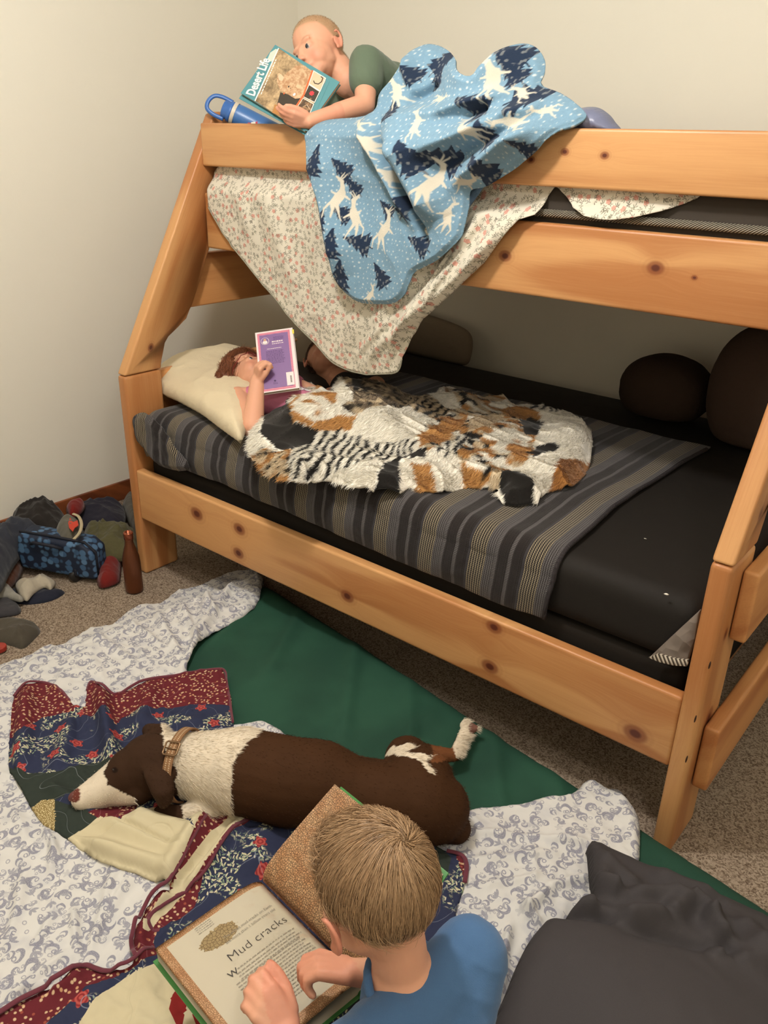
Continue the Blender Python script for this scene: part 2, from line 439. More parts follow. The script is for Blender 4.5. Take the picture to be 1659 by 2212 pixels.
slab('floor', (XL, YF, -.1), (XR, YB, 0), M_carpet)
slab('ceiling', (XL, YF, ZC), (XR, YB, ZC+.1), M_ceil)
slab('wall_left', (XL-.1, YF, 0), (XL, YB, ZC), M_wall)
slab('wall_back', (XL-.1, YB, 0), (XR+.1, YB+.1, ZC), M_wall)
slab('wall_right', (XR, YF, 0), (XR+.1, YB, ZC), M_wall)
slab('wall_front', (XL-.1, YF-.1, 0), (XR+.1, YF, ZC), M_wall)
for nm, lo, hi in (('baseboard_left', (XL, YF, 0), (XL+.014, YB-.014, .085)), ('baseboard_back', (XL, YB-.014, 0), (XR, YB, .085)),
                   ('baseboard_right', (XR-.014, YF, 0), (XR, YB-.014, .085)), ('baseboard_front', (XL+.014, YF, 0), (XR-.014, YF+.014, .085))):
    tag(box(nm, lo, hi, M_base, None, .003), kind='structure')
# the two ceiling lamps that light the room (above the frame)
M_lm = mat('lamp_metal', srgb(190, 180, 165), .35, metal=.8); M_lr = mat('frosted_ring', srgb(240, 232, 215), .6)
for cx_, cy_, lb in ((1.20, -.72, 'round ceiling light above the green floor mattress'), (2.85, -1.35, 'round ceiling light above the right side of the room')):
    cl = empty('ceiling_light', (cx_, cy_, ZC), lb, 'lamp'); MT_ = Matrix.Translation((cx_, cy_, ZC))
    lathe('base_plate', [(.0, -.005), (.17, -.005), (.175, -.02), (.17, -.04), (.0, -.04)], M_lm, cl, mtx=MT_)
    lathe('lamp_shade', [(.13, -.042), (.15, -.055), (.155, -.075), (.15, -.09)], M_lr, cl, mtx=MT_)
# ================================================================== the bunk bed
BL = 2.06; PH = .753
bed = empty('bunk_bed', (1.03, .7, 0), 'pine twin-over-full bunk bed with slanted end posts', 'bed')
def board_x(name, x0, x1, y0, y1, z0, z1, knots=(), seed=0., bv=.008):
    c = ((x0+x1)/2, (y0+y1)/2, (z0+z1)/2)
    return box(name, (x0, y0, z0), (x1, y1, z1), wood('pine_'+name+str(seed), [(kx-c[0], kz-c[2], r) for kx, kz, r in knots], seed), bed, bv, 3)
def kn(y, l): return [(float(W(u, v, 'y', y)[0]), float(W(u, v, 'y', y)[2]), r) for u, v, r in l]
PT = .045
board_x('lower_side_rail', PT, BL-PT, .004, .038, .2295, .4178, kn(.004, [(425, 1110, .016), (517, 1143, .014), (515, 1195, .013), (750, 1288, .013), (1067, 1355, .012), (1058, 1440, .013), (1372, 1585, .015)]), 1.3)
board_x('lower_side_rail', PT, BL-PT, 1.385, 1.42, .2295, .4178, (), 2.2)
board_x('upper_side_rail', PT, BL-PT, .385, .42, 1.1407, 1.3206, kn(.385, [(1416, 579, .011), (1091, 553, .010), (1500, 600, .004)]), 3.1)
board_x('upper_side_rail', PT, BL-PT, 1.36, 1.395, 1.1407, 1.3206, (), 4.4)
board_x('guard_rail', PT, BL-PT, .385, .418, 1.4046, 1.5357, kn(.385, [(1220, 328, .006), (1306, 336, .006), (1147, 345, .006)]), 5.6)
board_x('guard_rail', PT, BL-PT, 1.36, 1.395, 1.4046, 1.5357, (), 6.6)
def vert(name, lo, hi, seed, bv=.012, knots=()):   # board whose grain runs upright: local X is world Z
    lo = Vector(lo); hi = Vector(hi); c = (lo+hi)/2; d = hi-lo; bm = bmesh.new(); bmesh.ops.create_cube(bm, size=1)
    for v in bm.verts: v.co = Vector((v.co.x*d.z, v.co.y*d.x, v.co.z*d.y))
    R = Matrix(((0, 1, 0), (0, 0, 1), (1, 0, 0))).to_4x4()
    return bmobj(name, bm, wood('pine_'+name+str(seed), knots, seed), bed, True, Matrix.Translation(c) @ R, bv, 3)
for x0 in (0, BL-PT):
    vert('post', (x0, 0, 0), (x0+PT, .15, PH), 7+x0, knots=([(-.02, -.03, .013), (.1, .02, .01)] if x0 == 0 else [(-.03, .0, .016), (.2, -.02, .008)]))
    vert('post', (x0, 1.275, 0), (x0+PT, 1.42, PH), 9+x0)
    vert('upper_post', (x0, 1.275, PH), (x0+PT, 1.395, 1.53), 11+x0)
# the slanted boards that carry the narrower upper bunk
prof = [(0, PH+.002), (.15, PH+.002), (.158, .80), (.165, .845), (.185, .868), (.235, .888), (.275, .91), (.30, .955), (.345, 1.04), (.395, 1.135), (.415, 1.22), (.45, 1.33), (.535, 1.545), (.525, 1.567), (.47, 1.572), (.445, 1.563)]
for x0 in (0, BL-PT):
    pts = [(x0, y, z) for y, z in prof]; ang = math.atan2(.445, .81)
    c = Vector((x0+PT/2, .27, 1.16)); U = Vector((0, math.sin(ang), math.cos(ang))); Q = Vector((1, 0, 0)); Wv = U.cross(Q)
    R = Matrix((U, Q, Wv)).transposed(); bm = bmesh.new()
    a = [bm.verts.new(R.transposed() @ (Vector(p)-c)) for p in pts]; b = [bm.verts.new(R.transposed() @ (Vector(p)+Vector((PT, 0, 0))-c)) for p in pts]
    bm.faces.new(a); bm.faces.new(b[::-1])
    for i in range(len(a)): bm.faces.new((a[i], b[i], b[(i+1) % len(a)], a[(i+1) % len(a)]))
    bmobj('slanted_post', bm, wood('pine_slant'+str(x0), [(-.36, .02, .008), (.04, -.115, .010)], 13+x0), bed, True, Matrix.Translation(c) @ R.to_4x4(), .008, 3)
def board_y(name, x0, x1, y0, y1, z0, z1, seed):
    c = Vector(((x0+x1)/2, (y0+y1)/2, (z0+z1)/2)); bm = bmesh.new(); bmesh.ops.create_cube(bm, size=1)
    for v in bm.verts: v.co = Vector((v.co.x*(y1-y0), v.co.y*(x1-x0), v.co.z*(z1-z0)))
    return bmobj(name, bm, wood('pine_'+name+str(seed), (), seed, srgb(206, 148, 92), srgb(170, 106, 60)), bed, True, Matrix.Translation(c) @ Matrix.Rotation(math.pi/2, 4, 'Z'), .008, 3)
board_y('end_board', -.034, -.002, .28, 1.40, .935, 1.118, 21.)
board_y('end_board', -.034, -.002, .04, 1.40, .56, .735, 22.)
board_y('end_board', -.034, -.002, .04, 1.40, .20, .40, 23.)
board_y('end_board', -.034, -.002, .47, 1.40, 1.40, 1.53, 24.)
board_y('end_board', BL+.002, BL+.036, .075, 1.40, .556, .722, 25.)
board_y('end_board', BL+.002, BL+.036, .045, 1.40, .175, .345, 26.)
board_y('end_board', BL+.002, BL+.036, .28, 1.40, .935, 1.118, 27.)
board_y('end_board', BL+.002, BL+.036, .47, 1.40, 1.40, 1.53, 28.)
M_slat = wood('pine_slat')
for i in range(13):
    x = .12+i*.15
    box('slat', (x, .42, 1.175), (x+.07, 1.36, 1.195), M_slat, bed, .002)
    box('slat', (x, .04, .255), (x+.07, 1.385, .275), M_slat, bed, .002)
# screws and dowel marks on the visible right post
M_hole = mat('dark_bolt', srgb(60, 34, 20), .5)
for u, v in ((1483, 1640), (1502, 1553), (1533, 1437)):
    p = W(u, v, 'x', BL); b = bmesh.new(); bmesh.ops.create_uvsphere(b, u_segments=12, v_segments=8, radius=.006)
    for q in b.verts: q.co.x *= .25; q.co.z *= 1.5
    bmobj('bolt', b, M_hole, [o for o in bed.children if o.name.startswith('post')][-2], True, Matrix.Translation(Vector(p)))

# ================================================================== lower mattress, cover, foundation
def blackf(n):
    o = n.obj(); a = n.noise(o, 6., 3.); b = n.noise(o, 600., 2.)
    return dict(h=a*.9+b*.05, dist=.02)
M_black = mat('black_sheet', srgb(30, 26, 22), .75, .25, blackf, bump=.25)
M_box = mat('black_foundation', srgb(30, 25, 20), .85, .2)
box('box_spring', (.055, .06, .277), (2.0, 1.37, .455), M_box, tag(empty('bed_foundation', (1.03, .7, .277)), 'black foundation just above the lower side rail of the bunk bed', 'mattress'), .03, 4)
def roundslab(name, x0, x1, y0, y1, z0, z1, r, mt, parent=None, step=.02, sag=None):
    nx = int((x1-x0)/step)+2; ny = int((y1-y0)/step)+2
    bm = bmesh.new(); bmesh.ops.create_cube(bm, size=1)
    for v in bm.verts: v.co = Vector((v.co.x*(x1-x0), v.co.y*(y1-y0), v.co.z*(z1-z0)))
    o = bmobj(name, bm, mt, parent, True, Matrix.Translation(((x0+x1)/2, (y0+y1)/2, (z0+z1)/2)), r, 6); return o
MT = .625                                           # top of the lower mattress
lm = roundslab('lower_mattress', .05, 2.01, .045, 1.40, .457, MT, .06, M_black)
tag(lm, 'full-size mattress in a plain black sheet on the lower bunk', 'mattress')
# quilted protector showing at the foot corner
pm = mat('quilted_protector', srgb(120, 108, 98), .8, f=lambda n: dict(h=n.vor(n.obj(), 30., dims='3D')[0], dist=.01), bump=.6)
qc = prism('quilted_protector', [W(u, v, 'y', .030) for u, v in ((1402, 1421), (1440, 1385), (1480, 1348), (1512, 1318), (1500, 1380), (1486, 1428), (1450, 1432))], (0, .013, 0), pm, None, .004); tag(qc, 'grey quilted mattress corner beside the right front post', 'mattress pad')
M_trim = mat('woven_tape', f=lambda n: (lambda x: dict(col=n.mix(((x[0]*1.+x[2]*.6-x[1]*.6)*620).sin().step(-.3, .3), srgb(70, 60, 50), srgb(190, 178, 160)), h=((x[0]+x[2]*.6-x[1]*.6)*620).sin(), dist=.003))(n.sep(n.obj())), rough=.7)
prism('tape_edge', [W(u, v, 'y', .026) for u, v in ((1400, 1421), (1422, 1412), (1455, 1422), (1488, 1426), (1484, 1440), (1455, 1438), (1425, 1431))], (0, .006, 0), M_trim, qc, .001)
# ---- upper mattress with its silver piping
M_umat = mat('dark_mattress_ticking', srgb(64, 56, 48), .8, f=lambda n: dict(h=((n.sep(n.obj())[2])*90).sin(), dist=.003), bump=.4)
um = tag(roundslab('upper_mattress', .06, 2.0, .425, 1.355, 1.197, 1.415, .03, M_umat), 'twin mattress with dark ticking and silver rope piping on the upper bunk', 'mattress')
M_rope = mat('silver_rope', srgb(196, 188, 170), .35, .6, lambda n: (lambda x: dict(col=n.mix(((x[0]-x[2]*1.6)*780).sin().step(-.5, .2), srgb(80, 70, 58), srgb(214, 206, 186)), h=((x[0]-x[2]*1.6)*780).sin(), dist=.006))(n.sep(n.obj())), bump=1.)
pz = float(W(1400, 478, 'y', .415)[2])
tube('piping', [(x, .414, pz) for x in np.linspace(.1, 1.98, 40)], .0095, M_rope, um)
# ================================================================== lower bunk: striped knit cover, pillows, fur throw
def knitf(n):
    u, v, _ = n.sep(n.attr('cloth'))
    t = ((u-1.424)*(1/.153)+20).frac()*.153          # metres into the repeat
    t = t+(n.noise(n.comb(u, v), 9., 1.)-.5)*.004
    dark = srgb(41, 36, 35); grey = srgb(70, 68, 72); tan = srgb(138, 126, 104); lt = srgb(106, 102, 102)
    def band(a, b): return t.step(a-.0012, a+.0012)*(t.step(b+.0012, b-.0012))
    zz = ((v*640).ping(1.6)*.8+t*900)                # zigzag rows
    zig = ((((v*330).ping(1.)-.5)*2.2+t*930).sin()).step(-.2, .5)
    zig2 = ((((v*330).ping(1.)-.5)*2.+t*1100).sin()).step(-.1, .4)
    tick = ((v*1500).sin()).step(-.2, .3)
    c = n.mix(band(.0, .045)*zig, dark, tan)
    c = n.mix(band(.045, .068)*(zig2*.75+.12), c, lt)
    c = n.mix(band(.068, .078)*(tick*.6+.25), c, lt)
    c = n.mix(band(.108, .118)*(tick*.65+.2), c, lt)
    c = n.mix(band(.146, .153)*.5, c, grey)
    h = (zig+zig2)*.4+(v*2600).sin()*.2
    return dict(col=c, h=h, dist=.0015)
M_knit = mat('striped_knit', f=knitf, rough=.95, spec=.1, bump=.6, sheen=.15)
def strip_surface(name, us, vs, fn, mats, parent=None, thick=.004, uvf=None):
    U, Vv = np.meshgrid(us, vs, indexing='ij'); P = fn(U, Vv); na, nb = U.shape
    idx = np.arange(na*nb).reshape(na, nb); q = np.stack([idx[:-1, :-1], idx[1:, :-1], idx[1:, 1:], idx[:-1, 1:]], -1).reshape(-1, 4)
    P = P.reshape(-1, 3); c = P.mean(0); uv = uvf(U, Vv) if uvf else (U, Vv)
    me = npmesh(name, P-c, q, mats, uv=np.stack([uv[0].ravel(), uv[1].ravel()], -1))
    o = bpy.data.objects.new(name, me); o.location = Vector(c); link(o, parent)
    s = o.modifiers.new('thick', 'SOLIDIFY'); s.thickness = thick; s.offset = -1; return o
def knit_surf(U, S):
    # S: distance along the cover, 0 at its lower front hem; rises, rounds the edge, runs to the back
    U0 = U; edge = 1.648+.012*np.sin(S*7)+.01*fbm(S*5, S*0, 3)
    X = .062+(U-.0)*(edge-.062)                       # U in 0..1
    hem = .462+.012*np.sin(X*3+.4)+.02*(fbm(X*6, X*0, 5)-.4)
    r = .062; z_top = .634; rise = z_top-r-hem
    s1 = rise; s2 = rise+r*math.pi/2
    a = np.clip((S-s1)/r, 0, math.pi/2)
    y = np.where(S < s1, .036-.010*np.sin(np.clip(S/s1, 0, 1)*math.pi), .036+r*(1-np.cos(a))+np.clip(S-s2, 0, None))
    z = np.where(S < s1, hem+S, z_top-r+r*np.sin(a))
    # the left end wraps the corner
    wr = (fbm(X*9, S*5, 8)-.45)*.012*sstep(S, .1, .3)
    left = 1-sstep(X, .062, .10)
    z = z+wr-left*.012; y = y-np.where(S < s1, (fbm(X*13, S*14, 9)-.45)*.010, 0)+left*.004
    X = X+.004*np.sin(S*11)
    return np.stack([X, y, z], -1)
kc = strip_surface('knit_cover', np.linspace(0, 1, 420), np.linspace(0, 1.16, 300), knit_surf, [M_knit], None, .005,
                   uvf=lambda U, S: (.062+U*(1.65-.062)+.006*np.sin(S*6), S))
tag(kc, 'charcoal and tan striped knit blanket spread over the lower mattress', 'blanket')
tube('hem_edge', [knit_surf(np.array([1.]), np.array([s]))[0]+np.array([.003, 0, .002]) for s in np.linspace(0, 1.12, 90)], .006, mat('knit_hem', srgb(52, 47, 48), .95, f=lambda n: dict(h=(n.sep(n.obj())[1]*900).sin(), dist=.003)), kc, 8)
# the bunched corner of the cover hanging at the head end
fr = Frame((.05, .012, .5), (1, 0, 0), (0, 0, 1))
def hb(a, b, d): return .006+.028*fbm(a*22, b*10, 4)+.02*np.exp(-((a-.02)/.03)**2)
cloth('cover_corner', fr, catmull(fr.poly([(300, 896), (318, 892), (352, 925), (395, 985), (410, 1012), (385, 1016), (345, 1003), (312, 960), (300, 920)]), 5), hb, .004, [M_knit], kc, .004, edge=(.02, .012))

# cream pillow with its dark case peeking out
M_cream = mat('cream_pillowcase', srgb(212, 196, 164), .85, .2, lambda n: dict(h=n.noise(n.obj(), 25., 3., .5, 1.), dist=.01), bump=.25, sheen=.1)
pf = Frame((.1, .35, .70), (1, .05, .03), (-.05, 1, .16))
pp = catmull(pf.poly([(337, 822), (352, 800), (400, 778), (450, 768), (500, 757), (545, 770), (562, 800), (560, 860), (540, 905), (522, 953), (505, 945), (470, 920), (430, 890), (380, 862), (345, 845)]), 6)
pl = pillow('pillow', pf, pp, .062, .008, M_cream, None, lambda a, b, d: .010*ridgef(a*7+3, b*13, 5)-.004, .13)
tag(pl, 'cream pillow under the head of the red-haired child on the lower bunk', 'pillow')
M_dcase = mat('dark_pillowcase', srgb(52, 44, 38), .9)
p2f = Frame((.1, .36, .66), (1, 0, 0), (0, 1, .02))
p2 = pillow('dark_pillow', p2f, catmull(np.array([[-.045, -.16], [.1, -.19], [.25, -.22], [.33, -.16], [.36, .1], [.3, .34], [.0, .4], [-.045, .3]]), 6), .035, .012, M_dcase, None, None, .1)
tag(p2, 'flat dark pillow underneath the cream pillow', 'pillow')
# dim cushions at the back
M_taupe = mat('taupe_cotton', srgb(132, 118, 100), .9, .15, lambda n: dict(h=n.noise(n.obj(), 18., 3.), dist=.02), bump=.3)
tf = Frame((.35, 1.40, .70), (1, -.04, 0), (0, .22, 1))
tp = pillow('pillow', tf, catmull(np.array([[-.30, -.08], [-.31, .04], [-.22, .10], [0, .09], [.14, .055], [.165, -.04], [.12, -.085], [-.1, -.09]]), 6), .04, .012, M_taupe, None, None, .1)
tag(tp, 'taupe pillow leaning against the back wall of the lower bunk', 'pillow')
gf = Frame((.10, .93, .71), (1, -.1, .05), (0, 1, .42))
gp = pillow('pillow', gf, catmull(np.array([[-.16, -.17], [-.17, .12], [-.04, .18], [.18, .17], [.27, .1], [.28, -.12], [.2, -.19], [0, -.18]]), 6), .055, .012, mat('grey_pillowcase', srgb(126, 114, 98), .9, .15), None, lambda a, b, d: .008*ridgef(a*8, b*9, 6), .12)
tag(gp, 'grey pillow behind the purple book, under the shaded second child', 'pillow')
M_hump = mat('dark_brown_plush', srgb(58, 46, 38), .95, .1, lambda n: dict(h=n.noise(n.obj(), 60., 3.), dist=.01), bump=.5)
M_hump2 = mat('smoky_brown_plush', srgb(72, 58, 50), .95, .1, lambda n: dict(h=n.noise(n.obj(), 40., 3.), dist=.01), bump=.5)
def hump(c, r, mt, label, seam):
    v, f = uvball(56, 36); n_ = 1+.05*(fbm(np.arctan2(v[:, 1], v[:, 0])*2+9, v[:, 2]*3+7, 3)-.45)[:, None]
    v = np.sign(v)*np.abs(v)**.86*n_*np.array(r); v[:, 2] = np.maximum(v[:, 2], -r[2]*.72)
    me = npmesh('cushion', v, [tuple(x) for x in f], [mt]); o = obj('cushion', me, None, c); tag(o, label, 'cushion')
    t = [np.array(c)+np.array([r[0]*1.0*math.cos(a)*.99, r[1]*.25+.0*a, r[2]*1.0*math.sin(a)*.99]) for a in np.linspace(-.5, math.pi+.5, 40)]
    tube('seam', t, .004, mt, o, 8); return o
hump((1.425, 1.23, .735), (.155, .13, .115), M_hump, 'smaller dark round cushion at the back of the lower bunk', 1)
hump((1.775, 1.20, .80), (.19, .17, .22), M_hump2, 'larger dark round cushion behind the slanted right post', 1)

# ------------------------------------------------------------------ patchwork fake-fur throw
def gauss(a, b, u, v, z, sx, sy, H):
    p = W(u, v, 'z', z); return H*np.exp(-((a-p[0])/sx)**2-((b-p[1])/sy)**2)
def fur_h(a, b, d=None):
    z = .652+.030*fbm(a*7, b*7, 12)+.030*ridgef(a*6+1, b*9+2, 21)
    z = z+gauss(a, b, 675, 880, .74, .13, .14, .085)     # chest
    z = z+gauss(a, b, 790, 850, .74, .22, .13, .10)       # second sleeper
    z = z+gauss(a, b, 850, 935, .70, .22, .07, .045)     # legs
    z = z+gauss(a, b, 985, 860, .70, .10, .08, .04)+gauss(a, b, 1230, 930, .69, .07, .10, .035)+gauss(a, b, 1060, 930, .69, .12, .12, .02)
    z = z-gauss(a, b, 990, 985, .68, .10, .03, .03)
    if d is not None: z = z-.032*(1-sstep(d, 0, .035))
    return z
fh = lambda a, b: fur_h(a, b)
fur_out = [(531, 945), (537, 925), (560, 900), (572, 890), (590, 864), (602, 850), (626, 840), (665, 836), (703, 846), (722, 858), (718, 835), (728, 818), (760, 812), (800, 818), (850, 832), (905, 850), (925, 855), (938, 838), (965, 830), (1010, 834), (1060, 846), (1100, 850), (1120, 865), (1150, 862), (1175, 864), (1210, 880), (1250, 890), (1276, 908), (1283, 935), (1278, 980), (1268, 1005), (1240, 1028), (1195, 1036), (1178, 1046), (1165, 1062), (1152, 1062), (1120, 1067), (1088, 1064), (1070, 1042), (1080, 1036), (1060, 1028), (1010, 1029), (955, 1036), (912, 1038), (885, 1028), (868, 1040), (845, 1034), (815, 1030), (808, 1036), (790, 1028), (751, 1024), (700, 1013), (640, 1016), (590, 1010), (560, 995), (545, 970)]
fpoly = XY.polyon(fur_out, fh)
patches = [
 ('white', [(520, 930), (600, 900), (600, 975), (547, 990)], ), ('spot', [(602, 853), (626, 836), (665, 830), (703, 840), (740, 880), (701, 892), (674, 920), (633, 911), (618, 875)]),
 ('black', [(597, 860), (624, 877), (633, 913), (694, 930), (672, 954), (628, 972), (592, 964), (562, 933), (572, 906)]),
 ('leo', [(544, 969), (600, 968), (631, 974), (626, 1020), (580, 1020), (540, 992)]),
 ('dots', [(562, 945), (592, 964), (628, 972), (600, 976), (565, 968)]),
 ('tan', [(674, 922), (694, 905), (728, 898), (775, 896), (766, 906), (771, 918), (754, 928), (689, 928)]),
 ('grey', [(700, 800), (860, 800), (925, 850), (1000, 890), (930, 905), (885, 895), (780, 893), (745, 885), (725, 860)]),
 ('white', [(718, 820), (745, 816), (752, 835), (742, 855), (765, 870), (730, 878), (722, 850)]),
 ('black', [(752, 835), (775, 828), (792, 838), (785, 858), (765, 865), (748, 850)]),
 ('gzebra', [(885, 870), (960, 880), (1000, 890), (960, 908), (905, 905), (878, 895)]),
 ('white', [(775, 894), (880, 890), (930, 903), (925, 950), (804, 954), (759, 935), (768, 908)]),
 ('zebra', [(689, 930), (742, 922), (763, 940), (804, 954), (882, 947), (912, 954), (906, 973), (814, 995), (761, 1009), (700, 1014), (626, 1018), (626, 990), (655, 966)]),
 ('white', [(700, 1012), (761, 1007), (814, 993), (835, 1000), (812, 1038), (745, 1030)]),
 ('black', [(810, 1035), (833, 998), (906, 970), (925, 966), (920, 988), (884, 990), (866, 996), (864, 1040)]),
 ('white', [(862, 996), (884, 985), (890, 999), (907, 1040), (866, 1044)]), ('tan', [(890, 999), (929, 998), (951, 1040), (907, 1044)]),
 ('white', [(920, 985), (959, 988), (1004, 1010), (1006, 1034), (951, 1040), (932, 999)]),
 ('leo2', [(979, 885), (1070, 875), (1120, 902), (1155, 950), (1150, 990), (1105, 1024), (1080, 1040), (1006, 1034), (979, 991), (925, 972), (905, 946), (930, 915)]),
 ('tan', [(905, 946), (959, 908), (1012, 899), (1006, 919), (951, 963), (912, 966)]),
 ('cream', [(1015, 915), (1070, 893), (1075, 905), (1040, 925), (1012, 935)]), ('wzebra', [(935, 965), (1000, 935), (1015, 945), (990, 975), (960, 990)]),
 ('orange', [(1034, 946), (1095, 925), (1162, 941), (1145, 957), (1125, 996), (1073, 974)]),
 ('leo2', [(925, 855), (950, 840), (1000, 836), (1100, 852), (1080, 885), (1000, 885), (960, 870)]),
 ('white', [(925, 858), (938, 836), (962, 828), (962, 858), (1000, 882), (960, 880)]), ('cream', [(1078, 850), (1100, 846), (1120, 868), (1106, 878), (1096, 862)]),
 ('tan', [(1081, 885), (1137, 880), (1173, 899), (1131, 910), (1098, 905)]), ('wzebra', [(1137, 879), (1160, 858), (1240, 885), (1235, 896), (1173, 896)]),
 ('white', [(1173, 894), (1240, 886), (1290, 910), (1285, 965), (1200, 957), (1162, 941)]),
 ('black', [(1120, 912), (1145, 900), (1178, 911), (1162, 940), (1132, 937)]),
 ('black', [(1155, 965), (1200, 955), (1212, 963), (1173, 991), (1148, 995)]),
 ('white', [(1100, 1013), (1145, 996), (1212, 964), (1285, 955), (1285, 976), (1209, 993), (1181, 1042), (1160, 1068), (1112, 1024)]),
 ('tan2', [(1212, 993), (1285, 974), (1280, 1010), (1234, 1040), (1185, 1046)]),
 ('black', [(1075, 1032), (1112, 1019), (1156, 1046), (1154, 1070), (1086, 1070)]), ('white', [(1060, 1045), (1080, 1033), (1092, 1062), (1080, 1068)])]
fpat = [(k, XY.polyon(p, fh)) for k, p in patches]
FC = dict(white=srgb(240, 234, 220), black=srgb(24, 21, 18), tan=srgb(190, 140, 82), tan2=srgb(170, 116, 62), cream=srgb(208, 188, 156), brown=srgb(110, 74, 44), grey=srgb(128, 112, 92))
def fur_col(a, b, d=None):
    n = len(a); col = np.tile(np.array(FC['white'])[:3], (n, 1)); st = np.full(n, -1)
    def lay(m, w, c): col[m] = col[m]*(1-w[m][:, None])+np.array(FC[c])[:3]*w[m][:, None]
    ja = a+.006*(fbm(a*60, b*60, 3)-.44)*2; jb = b+.006*(fbm(a*60, b*60, 9)-.44)*2
    for k, p in fpat:
        m = inside(p, ja, jb)
        one = np.ones(n)
        if k in ('white', 'black', 'tan', 'tan2', 'cream'): lay(m, one, k)
        elif k == 'spot': lay(m, one, 'white'); lay(m, sstep(vnoise(a*34, b*44, 5), .70, .78), 'tan')
        elif k == 'orange': lay(m, one, 'white'); lay(m, sstep(vnoise(a*24, b*24, 15), .62, .7), 'tan')
        elif k == 'dots': lay(m, one, 'white'); lay(m, sstep(vnoise(a*110, b*110, 25), .72, .78), 'black')
        elif k == 'leo': lay(m, one, 'cream'); lay(m, sstep(vnoise(a*40, b*60, 7), .45, .6), 'tan'); lay(m, sstep(vnoise(a*95, b*120, 8), .72, .8), 'black')
        elif k == 'leo2': lay(m, one, 'cream'); lay(m, sstep(vnoise(a*26, b*34, 7), .4, .5), 'tan'); lay(m, sstep(vnoise(a*38, b*50, 8), .64, .72), 'black'); lay(m, sstep(vnoise(a*30, b*44, 11), .7, .8), 'white')
        elif k == 'grey': lay(m, one, 'grey'); lay(m, sstep(vnoise(a*40, b*46, 7), .5, .7), 'cream'); lay(m, sstep(vnoise(a*60, b*70, 8), .60, .7)*.9, 'black')
        else:
            lay(m, one, 'cream' if k == 'gzebra' else 'white')
            q = a*(-.45)+b*.3 if k == 'zebra' else a+b*.3
            s = np.sin(((a*.94+b*.34)+.035*(fbm(a*11, b*16, 4)-.45))*2*math.pi/.026+5*(vnoise(a*13, b*17, 31)))
            lay(m, sstep(s, .15, .45), 'black')
    return col
M_fur = mat('fake_fur', f=lambda n: dict(col=n.col()), rough=.9, spec=.15, sheen=.2)
throw = cloth('fur_throw', XY, fpoly, fur_h, .005, [M_fur], None, .008, color=fur_col)
tag(throw, 'patchwork fake-fur blanket of white, tan, zebra and black pieces', 'blanket')
def fur_coat():
    N = 125000; lo = fpoly.min(0); hi = fpoly.max(0); a = RNG.uniform(lo[0], hi[0], N*2); b = RNG.uniform(lo[1], hi[1], N*2)
    m = inside(fpoly, a, b); a = a[m]; b = b[m]; d = edist(fpoly, a, b); c = fur_col(a, b)
    isb = c.sum(1) < .05; blackp = np.zeros(len(a), bool)
    for k, p in fpat:
        if k == 'black': blackp |= inside(p, a, b)
    keep = ~(blackp & (RNG.random(len(a)) < .9)); a, b, d, c, blackp = a[keep], b[keep], d[keep], c[keep], blackp[keep]
    e = 1e-3; z = fur_h(a, b, d); nx = -(fur_h(a+e, b, d)-z)/e; ny = -(fur_h(a, b+e, d)-z)/e
    nn = np.stack([nx, ny, np.ones_like(nx)], -1); nn /= np.linalg.norm(nn, axis=1)[:, None]
    th = 6.28*fbm(a*5, b*5, 44)+1.; comb_ = np.stack([np.cos(th)*.3+.2, np.sin(th)*.3-.75, np.full_like(th, -.25)], -1)
    comb_ = comb_-nn*(comb_*nn).sum(1)[:, None]; comb_ /= np.linalg.norm(comb_, axis=1)[:, None]
    D = nn*.42+comb_*.75+RNG.normal(0, .13, nn.shape); D /= np.linalg.norm(D, axis=1)[:, None]
    G = -nn*.30+comb_*.2
    L = RNG.uniform(.010, .021, len(a))*np.where(blackp, .35, 1); P = np.stack([a, b, z-.001], -1)
    cj = np.clip(c*(1+RNG.normal(0, .10, (len(a), 1))), 0, 1)
    strands('fur', P, D, G, L, .0014, cj, M_fur, throw, 2)
fur_coat()
